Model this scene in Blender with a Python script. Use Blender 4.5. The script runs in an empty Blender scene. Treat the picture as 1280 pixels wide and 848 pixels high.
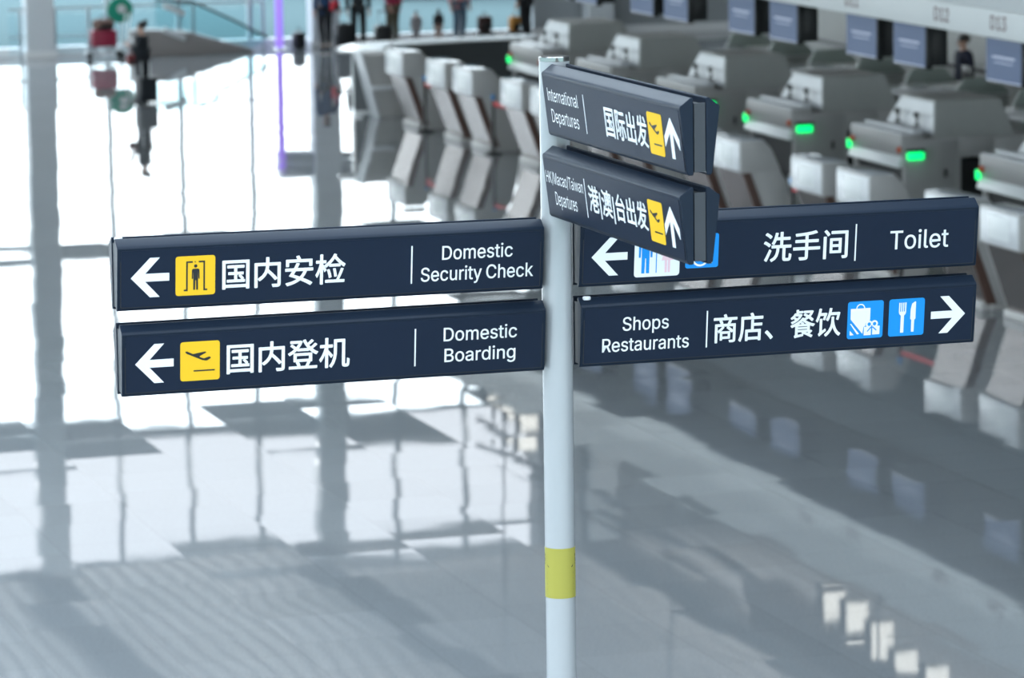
import bpy, bmesh, math, random
from mathutils import Vector, Matrix
random.seed(7)
S = bpy.context.scene
COL = S.collection
R = math.radians

# ------------------------------------------------------------------ camera
H = 7.5                                   # eye height above the hall floor (mezzanine)
PITCH, ROLL, YAW, FPX = 0.15032, -0.0137, 0.30609, 5166.8
cam_d = bpy.data.cameras.new('camera'); cam = bpy.data.objects.new('camera', cam_d); COL.objects.link(cam)
cam_d.sensor_fit = 'HORIZONTAL'; cam_d.sensor_width = 36.0; cam_d.lens = FPX / 1280 * 36.0
cam_d.clip_start = 0.5; cam_d.clip_end = 600
fw = Vector((math.sin(YAW) * math.cos(PITCH), math.cos(YAW) * math.cos(PITCH), -math.sin(PITCH)))
r0 = Vector((math.cos(YAW), -math.sin(YAW), 0)); u0 = r0.cross(fw)
rr = r0 * math.cos(ROLL) + u0 * math.sin(ROLL); uu = -r0 * math.sin(ROLL) + u0 * math.cos(ROLL)
M = Matrix((rr, uu, -fw)).transposed().to_4x4(); M.translation = (0, 0, H)
cam.matrix_world = M
cam_d.dof.use_dof = True; cam_d.dof.focus_distance = 17.9; cam_d.dof.aperture_fstop = 4.2
S.camera = cam

# ------------------------------------------------------------------ world, exposure
S.view_settings.view_transform = 'Standard'; S.view_settings.look = 'None'
S.view_settings.exposure = 0.0; S.view_settings.gamma = 1.0
S.view_settings.use_curve_mapping = False
S.cycles.use_denoising = True
S.cycles.max_bounces = 10; S.cycles.diffuse_bounces = 5; S.cycles.glossy_bounces = 5
S.cycles.transparent_max_bounces = 16; S.cycles.sample_clamp_indirect = 6
SKY = 5.6
W = bpy.data.worlds.new('sky'); S.world = W; W.use_nodes = True
nt = W.node_tree; nt.nodes.clear()
wo = nt.nodes.new('ShaderNodeOutputWorld'); bg = nt.nodes.new('ShaderNodeBackground')
tc = nt.nodes.new('ShaderNodeTexCoord'); sp = nt.nodes.new('ShaderNodeSeparateXYZ'); rp = nt.nodes.new('ShaderNodeValToRGB')
mr = nt.nodes.new('ShaderNodeMapRange'); mr.inputs['From Min'].default_value = -0.2; mr.inputs['From Max'].default_value = 1.0
nt.links.new(tc.outputs['Generated'], sp.inputs[0]); nt.links.new(sp.outputs['Z'], mr.inputs['Value'])
nt.links.new(mr.outputs[0], rp.inputs[0]); nt.links.new(rp.outputs[0], bg.inputs[0]); nt.links.new(bg.outputs[0], wo.inputs[0])
e = rp.color_ramp.elements
e[0].position = 0.0; e[0].color = (.16, .26, .28, 1)
e[1].position = 1.0; e[1].color = (.72, .80, .92, 1)
for p, c in ((.155, (.26, .40, .42, 1)), (.172, (.95, .975, 1.0, 1)), (.45, (.86, .92, .99, 1))):
    n = rp.color_ramp.elements.new(p); n.color = c
bg.inputs[1].default_value = SKY

# added fill lamps, unseen, aimed upwards to brighten the ceiling
def ceiling_fill(name, x, y, z, sx, sy, power, tilt=0.0):
    d = bpy.data.lights.new(name, 'AREA'); d.shape = 'RECTANGLE'; d.size = sx; d.size_y = sy; d.energy = power; d.color = (1.0, .97, .93)
    o = bpy.data.objects.new(name, d); COL.objects.link(o); o.location = (x, y, z); o.rotation_euler = (math.pi + tilt, 0, 0)
ceiling_fill('ledge_fill', 6, 91.6, 9.3, 46, .25, 500)
for lx, pw in ((8.0, 380), (14.0, 370), (20.7, 420), (31.5, 480)): ceiling_fill('strip_fill', lx, 74, 8.2, .2, 32, pw)  # added strips without fittings, also only to brighten the ceiling

# ------------------------------------------------------------------ materials
def mat(name, col, rough=.5, metal=0.0, spec=.5, emit=None, estr=0.0, coat=0.0, noise=0.0, nscale=8.0):
    m = bpy.data.materials.new(name); m.use_nodes = True
    b = m.node_tree.nodes['Principled BSDF']
    b.inputs['Base Color'].default_value = (*col, 1); b.inputs['Roughness'].default_value = rough
    b.inputs['Metallic'].default_value = metal; b.inputs['Specular IOR Level'].default_value = spec
    b.inputs['Coat Weight'].default_value = coat
    if emit:
        b.inputs['Emission Color'].default_value = (*emit, 1); b.inputs['Emission Strength'].default_value = estr
    if noise:
        t = m.node_tree
        n = t.nodes.new('ShaderNodeTexNoise'); n.inputs['Scale'].default_value = nscale; n.inputs['Detail'].default_value = 4
        g = t.nodes.new('ShaderNodeTexCoord'); t.links.new(g.outputs['Object'], n.inputs['Vector'])
        mx = t.nodes.new('ShaderNodeMix'); mx.data_type = 'RGBA'
        mx.inputs['A'].default_value = (*[c * (1 - noise) for c in col], 1)
        mx.inputs['B'].default_value = (*[min(1, c * (1 + noise)) for c in col], 1)
        t.links.new(n.outputs['Fac'], mx.inputs['Factor']); t.links.new(mx.outputs['Result'], b.inputs['Base Color'])
    return m

def glass(name, tint, refl=.04):
    m = bpy.data.materials.new(name); m.use_nodes = True; t = m.node_tree; t.nodes.clear()
    o = t.nodes.new('ShaderNodeOutputMaterial'); mx = t.nodes.new('ShaderNodeMixShader')
    tr = t.nodes.new('ShaderNodeBsdfTransparent'); gl = t.nodes.new('ShaderNodeBsdfGlossy'); fr = t.nodes.new('ShaderNodeFresnel')
    tr.inputs[0].default_value = (*tint, 1); gl.inputs['Roughness'].default_value = .02; fr.inputs[0].default_value = 1.25
    mu = t.nodes.new('ShaderNodeMath'); mu.operation = 'MULTIPLY'; mu.inputs[1].default_value = .35
    t.links.new(fr.outputs[0], mu.inputs[0]); t.links.new(mu.outputs[0], mx.inputs[0]); t.links.new(tr.outputs[0], mx.inputs[1]); t.links.new(gl.outputs[0], mx.inputs[2])
    t.links.new(mx.outputs[0], o.inputs[0])
    return m

def floor_mat():
    m = bpy.data.materials.new('polished_granite'); m.use_nodes = True; t = m.node_tree
    b = t.nodes['Principled BSDF']; L = t.links.new
    def N(k, **kw):
        n = t.nodes.new(k)
        for a, v in kw.items(): setattr(n, a, v)
        return n
    def math_(op, a, b_=None):
        n = N('ShaderNodeMath', operation=op)
        for i, v in enumerate((a, b_)):
            if v is None: continue
            if isinstance(v, (int, float)): n.inputs[i].default_value = v
            else: L(v, n.inputs[i])
        return n.outputs[0]
    def vmath(op, a, b_=None, sc=None):
        n = N('ShaderNodeVectorMath', operation=op)
        for i, v in enumerate((a, b_)):
            if v is None: continue
            if isinstance(v, tuple): n.inputs[i].default_value = v
            else: L(v, n.inputs[i])
        if sc is not None:
            n.inputs['Scale'].default_value = sc
        return n.outputs[0]
    g = N('ShaderNodeNewGeometry'); s = N('ShaderNodeSeparateXYZ'); L(g.outputs['Position'], s.inputs[0])
    u = math_('DIVIDE', math_('SUBTRACT', s.outputs[0], 7.19), 1.01)
    cu = math_('FLOOR', u)
    v = math_('ADD', math_('DIVIDE', math_('SUBTRACT', s.outputs[1], 34.69), 1.01), math_('MULTIPLY', cu, .63))
    cv = math_('FLOOR', v)
    fu = math_('SUBTRACT', u, cu); fv = math_('SUBTRACT', v, cv)
    du = math_('MINIMUM', fu, math_('SUBTRACT', 1.0, fu)); dv = math_('MINIMUM', fv, math_('SUBTRACT', 1.0, fv))
    dmin = math_('MINIMUM', du, dv)
    joint = math_('LESS_THAN', dmin, .0035)
    cmb = N('ShaderNodeCombineXYZ'); L(cu, cmb.inputs[0]); L(cv, cmb.inputs[1])
    wn = N('ShaderNodeTexWhiteNoise', noise_dimensions='3D'); L(cmb.outputs[0], wn.inputs['Vector'])
    # tile tilt + slow undulation + fine orange peel as a world space normal
    tilt = vmath('SCALE', vmath('SUBTRACT', wn.outputs['Color'], (.5, .5, .5)), None, TILT)
    n1 = N('ShaderNodeTexNoise'); n1.inputs['Scale'].default_value = .55; n1.inputs['Detail'].default_value = 2.0
    L(g.outputs['Position'], n1.inputs['Vector'])
    und = vmath('SCALE', vmath('SUBTRACT', n1.outputs['Color'], (.5, .5, .5)), None, UND)
    n2 = N('ShaderNodeTexNoise'); n2.inputs['Scale'].default_value = 3.0; n2.inputs['Detail'].default_value = 2.0
    L(g.outputs['Position'], n2.inputs['Vector'])
    fine = vmath('SCALE', vmath('SUBTRACT', n2.outputs['Color'], (.5, .5, .5)), None, FINE)
    tot = vmath('ADD', vmath('ADD', tilt, und), fine)
    tot = vmath('MULTIPLY', tot, (1, 1, 0))
    nrm = vmath('NORMALIZE', vmath('ADD', tot, (0, 0, 1)))
    L(nrm, b.inputs['Normal'])
    n3 = N('ShaderNodeTexNoise'); n3.inputs['Scale'].default_value = 45; n3.inputs['Detail'].default_value = 6
    L(g.outputs['Position'], n3.inputs['Vector'])
    rp = N('ShaderNodeValToRGB'); L(n3.outputs['Fac'], rp.inputs[0])
    e = rp.color_ramp.elements; e[0].position = .3; e[0].color = (*[c * .86 for c in FLOORC], 1); e[1].position = .72; e[1].color = (*[c * 1.14 for c in FLOORC], 1)
    tv = math_('ADD', math_('MULTIPLY', wn.outputs['Value'], .10), .95)
    c1 = vmath('SCALE', rp.outputs[0]); L(tv, c1.node.inputs['Scale'])
    mx = N('ShaderNodeMix', data_type='RGBA'); L(joint, mx.inputs['Factor']); L(c1, mx.inputs['A'])
    mx.inputs['B'].default_value = (*[c * .72 for c in FLOORC], 1)
    L(mx.outputs['Result'], b.inputs['Base Color'])
    b.inputs['Roughness'].default_value = .022; b.inputs['IOR'].default_value = 1.5
    return m
TILT, UND, FINE = .0065, .0050, .0020
FLOORC = (.24, .258, .272)

def ceiling_mat():
    m = bpy.data.materials.new('slatted_ceiling'); m.use_nodes = True; t = m.node_tree; b = t.nodes['Principled BSDF']
    g = t.nodes.new('ShaderNodeNewGeometry'); s = t.nodes.new('ShaderNodeSeparateXYZ'); t.links.new(g.outputs['Position'], s.inputs[0])
    mm = t.nodes.new('ShaderNodeMath'); mm.operation = 'MULTIPLY'; mm.inputs[1].default_value = 1 / .46; t.links.new(s.outputs[0], mm.inputs[0])
    fr = t.nodes.new('ShaderNodeMath'); fr.operation = 'FRACT'; t.links.new(mm.outputs[0], fr.inputs[0])
    rp = t.nodes.new('ShaderNodeValToRGB'); t.links.new(fr.outputs[0], rp.inputs[0]); t.links.new(rp.outputs[0], b.inputs['Base Color'])
    e = rp.color_ramp.elements; e[0].position = .0; e[0].color = (.74, .76, .77, 1); e[1].position = .54; e[1].color = (.74, .76, .77, 1)
    for p, c in ((.64, .34), (.90, .34), (.99, .74)):
        n = rp.color_ramp.elements.new(p); n.color = (c, c * 1.02, c * 1.04, 1)
    b.inputs['Roughness'].default_value = .6
    return m

NAVY = mat('navy_paint', (.0125, .0205, .036), .32, 0, .13)
NAVY_FACE = mat('navy_face_sheet', (.0085, .0165, .036), .44, 0, .18)
SLOT = mat('black_slot', (.012, .014, .018), .5)
SILVER = mat('satin_aluminium', (.042, .047, .056), .5, .0)
CHROME = mat('polished_steel', (.34, .32, .31), .14, 1.0)
WHITEL = mat('white_vinyl', (.90, .92, .94), .5, 0, .35)
YELLOW = mat('yellow_vinyl', (.92, .54, .018), .5, 0, .3)
BLUE = mat('blue_vinyl', (.008, .29, .80), .5, 0, .3)
PINK = mat('pink_vinyl', (.90, .62, .68), .5, 0, .3)
INK = mat('black_ink', (.012, .014, .016), .5)
POLEW = mat('white_powder_coat', (.40, .415, .43), .22, 0, .5, coat=.3)
STICK = mat('yellow_sticker', (.40, .37, .075), .5, 0, .2)
BOLTW = mat('white_plastic', (.80, .82, .84), .4)
GREY = mat('light_grey_laminate', (.38, .375, .365), .45, noise=.04)
GREYD = mat('mid_grey_laminate', (.34, .35, .335), .5, noise=.05)
GREEN_GREY = mat('dark_green_grey_panel', (.27, .32, .29), .4)
WHITE = mat('white_gloss_panel', (.60, .62, .64), .25, 0, .5, noise=.03, nscale=3)
OFFW = mat('off_white_worktop', (.70, .73, .73), .35)
BROWN = mat('bronze_steel_sheet', (.32, .29, .28), .16, .92)
TOPW = mat('white_polished_top', (.62, .64, .66), .06)
BLACK = mat('black_plastic', (.010, .011, .012), .4)
RUBBER = mat('black_rubber', (.016, .016, .017), .7)
RED = mat('red_webbing', (.55, .03, .04), .6)
STEEL = mat('brushed_steel', (.55, .57, .58), .3, .9)
GREENLED = mat('green_indicator', (.02, .5, .15), .4, emit=(.0, 1.0, .22), estr=1.5)
ORANGE = mat('orange_button', (.55, .09, .03), .4)
SCREEN = mat('blue_screen', (.03, .05, .10), .4, 0, .10, emit=(.20, .29, .50), estr=.24)
SCREENT = mat('screen_text', (.1, .12, .2), .3, emit=(.50, .60, .78), estr=.45)
FASCIA = mat('fascia_grey', (.66, .67, .66), .5, noise=.03)
FASCIAT = mat('fascia_top_white', (.66, .68, .68), .5)
MAROON = mat('maroon_lettering', (.16, .07, .07), .5)
COLUMN = mat('column_grey_paint', (.70, .74, .77), .45)
BEAM = mat('beam_dark_grey', (.12, .135, .15), .7)
FRAME = mat('window_frame_grey', (.42, .46, .49), .4, .0)
WALLM = mat('wall_grey', (.36, .39, .41), .6, noise=.03, nscale=1)
PLINTH = mat('plinth_white', (.88, .90, .91), .45)
PURPLE = mat('purple_light_tube', (.3, .2, .7), .4, emit=(.36, .20, 1.0), estr=.85)
GREEN = mat('green_sign_face', (.0, .30, .19), .4)
DKBR = mat('dark_brown_leather', (.045, .02, .018), .5)
ORG = mat('orange_fabric', (.45, .20, .03), .6)
LAMPM = mat('lamp_glow', (.9, .9, .85), .4, emit=(1, .98, .9), estr=1.7)
FLOOR = floor_mat()
CEIL = ceiling_mat()
GCLEAR = glass('clear_glass', (.93, .97, .98))
GTEAL = glass('teal_glass', (.80, .90, .91))
GFRIT = glass('fritted_glass', (.575, .58, .585))

# ------------------------------------------------------------------ mesh helpers
class MB:
    def __init__(s): s.bm = bmesh.new(); s.mats = []; s.cur = 0
    def use(s, m):
        if m not in s.mats: s.mats.append(m)
        s.cur = s.mats.index(m); return s
    def face(s, vs):
        try: f = s.bm.faces.new(vs); f.material_index = s.cur; return f
        except ValueError: return None
    def box(s, x0, x1, y0, y1, z0, z1, bev=0.0):
        b = bmesh.new(); bmesh.ops.create_cube(b, size=1.0)
        bmesh.ops.scale(b, vec=(abs(x1 - x0), abs(y1 - y0), abs(z1 - z0)), verts=b.verts)
        bmesh.ops.translate(b, vec=((x0 + x1) / 2, (y0 + y1) / 2, (z0 + z1) / 2), verts=b.verts)
        if bev: bmesh.ops.bevel(b, geom=b.edges, offset=bev, segments=2, affect='EDGES', profile=.5)
        return s.add(b)
    def add(s, b, mtx=None):
        if mtx is not None: bmesh.ops.transform(b, matrix=mtx, verts=b.verts)
        mp = {v: s.bm.verts.new(v.co) for v in b.verts}
        for f in b.faces: s.face([mp[v] for v in f.verts])
        b.free(); return s
    def prism(s, pts, axis, a0, a1, bev=0.0):
        """polygon pts extruded along axis: 'x': pts=(y,z); 'y': pts=(x,z); 'z': pts=(x,y)"""
        b = bmesh.new()
        def P(p, a): return {'x': (a, p[0], p[1]), 'y': (p[0], a, p[1]), 'z': (p[0], p[1], a)}[axis]
        A = [b.verts.new(P(p, a0)) for p in pts]; B = [b.verts.new(P(p, a1)) for p in pts]
        b.faces.new(A); b.faces.new(B[::-1])
        n = len(pts)
        for i in range(n): b.faces.new((A[i], B[i], B[(i + 1) % n], A[(i + 1) % n]))
        bmesh.ops.recalc_face_normals(b, faces=b.faces)
        if bev: bmesh.ops.bevel(b, geom=b.edges, offset=bev, segments=2, affect='EDGES', profile=.5)
        return s.add(b)
    def cyl(s, x, y, z0, z1, r, r1=None, seg=24):
        return s.lathe([(0, z0), (r, z0), (r if r1 is None else r1, z1), (0, z1)], x, y, seg)
    def lathe(s, prof, x=0, y=0, seg=24):
        rings = []
        for r, z in prof:
            if r < 1e-6: rings.append([s.bm.verts.new((x, y, z))])
            else: rings.append([s.bm.verts.new((x + r * math.cos(2 * math.pi * k / seg), y + r * math.sin(2 * math.pi * k / seg), z)) for k in range(seg)])
        for a, b in zip(rings, rings[1:]):
            for k in range(seg):
                k2 = (k + 1) % seg
                if len(a) == 1 and len(b) == 1: continue
                if len(a) == 1: s.face((a[0], b[k2], b[k]))
                elif len(b) == 1: s.face((a[k], a[k2], b[0]))
                else: s.face((a[k], a[k2], b[k2], b[k]))
        return s
    def tube(s, p0, p1, r, r1=None, seg=12):
        p0 = Vector(p0); p1 = Vector(p1); r1 = r if r1 is None else r1
        d = (p1 - p0).normalized(); a = d.orthogonal().normalized(); b = d.cross(a)
        A = [s.bm.verts.new(p0 + (a * math.cos(t) + b * math.sin(t)) * r) for t in [2 * math.pi * k / seg for k in range(seg)]]
        B = [s.bm.verts.new(p1 + (a * math.cos(t) + b * math.sin(t)) * r1) for t in [2 * math.pi * k / seg for k in range(seg)]]
        for k in range(seg): s.face((A[k], A[(k + 1) % seg], B[(k + 1) % seg], B[k]))
        s.face(A[::-1]); s.face(B); return s
    def ball(s, x, y, z, rx, ry=None, rz=None, seg=20, rings=12):
        b = bmesh.new(); bmesh.ops.create_uvsphere(b, u_segments=seg, v_segments=rings, radius=1)
        bmesh.ops.scale(b, vec=(rx, ry or rx, rz or rx), verts=b.verts); bmesh.ops.translate(b, vec=(x, y, z), verts=b.verts)
        return s.add(b)
    def build(s, name, parent=None, smooth=False, m=None, sub=0):
        me = bpy.data.meshes.new(name)
        bmesh.ops.recalc_face_normals(s.bm, faces=s.bm.faces); s.bm.to_mesh(me); s.bm.free()
        for k in (s.mats or [m]): me.materials.append(k)
        o = bpy.data.objects.new(name, me); COL.objects.link(o)
        if parent is not None: o.parent = parent
        if smooth:
            for p in me.polygons: p.use_smooth = True
            if smooth != 'all':
                me.set_sharp_from_angle(angle=R(35))
        return o

def tag(o, label=None, cat=None, group=None, kind=None):
    for k, v in (('label', label), ('category', cat), ('group', group), ('kind', kind)):
        if v: o[k] = v
    return o
def thing(name, label, cat, loc=(0, 0, 0), rz=0.0, group=None):
    o = bpy.data.objects.new(name, None); COL.objects.link(o); o.empty_display_size = .2
    o.location = loc; o.rotation_euler = (0, 0, rz)
    return tag(o, label, cat, group)
def copy_thing(root, loc, label, rz=None):
    r = root.copy(); COL.objects.link(r); r.location = loc; r['label'] = label
    if rz is not None: r.rotation_euler = (0, 0, rz)
    for ch in list(root.children):
        c = ch.copy(); COL.objects.link(c); c.parent = r
        for g in ch.children:
            d = g.copy(); COL.objects.link(d); d.parent = c
    return r
def struct(o): o['kind'] = 'structure'; return o

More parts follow.
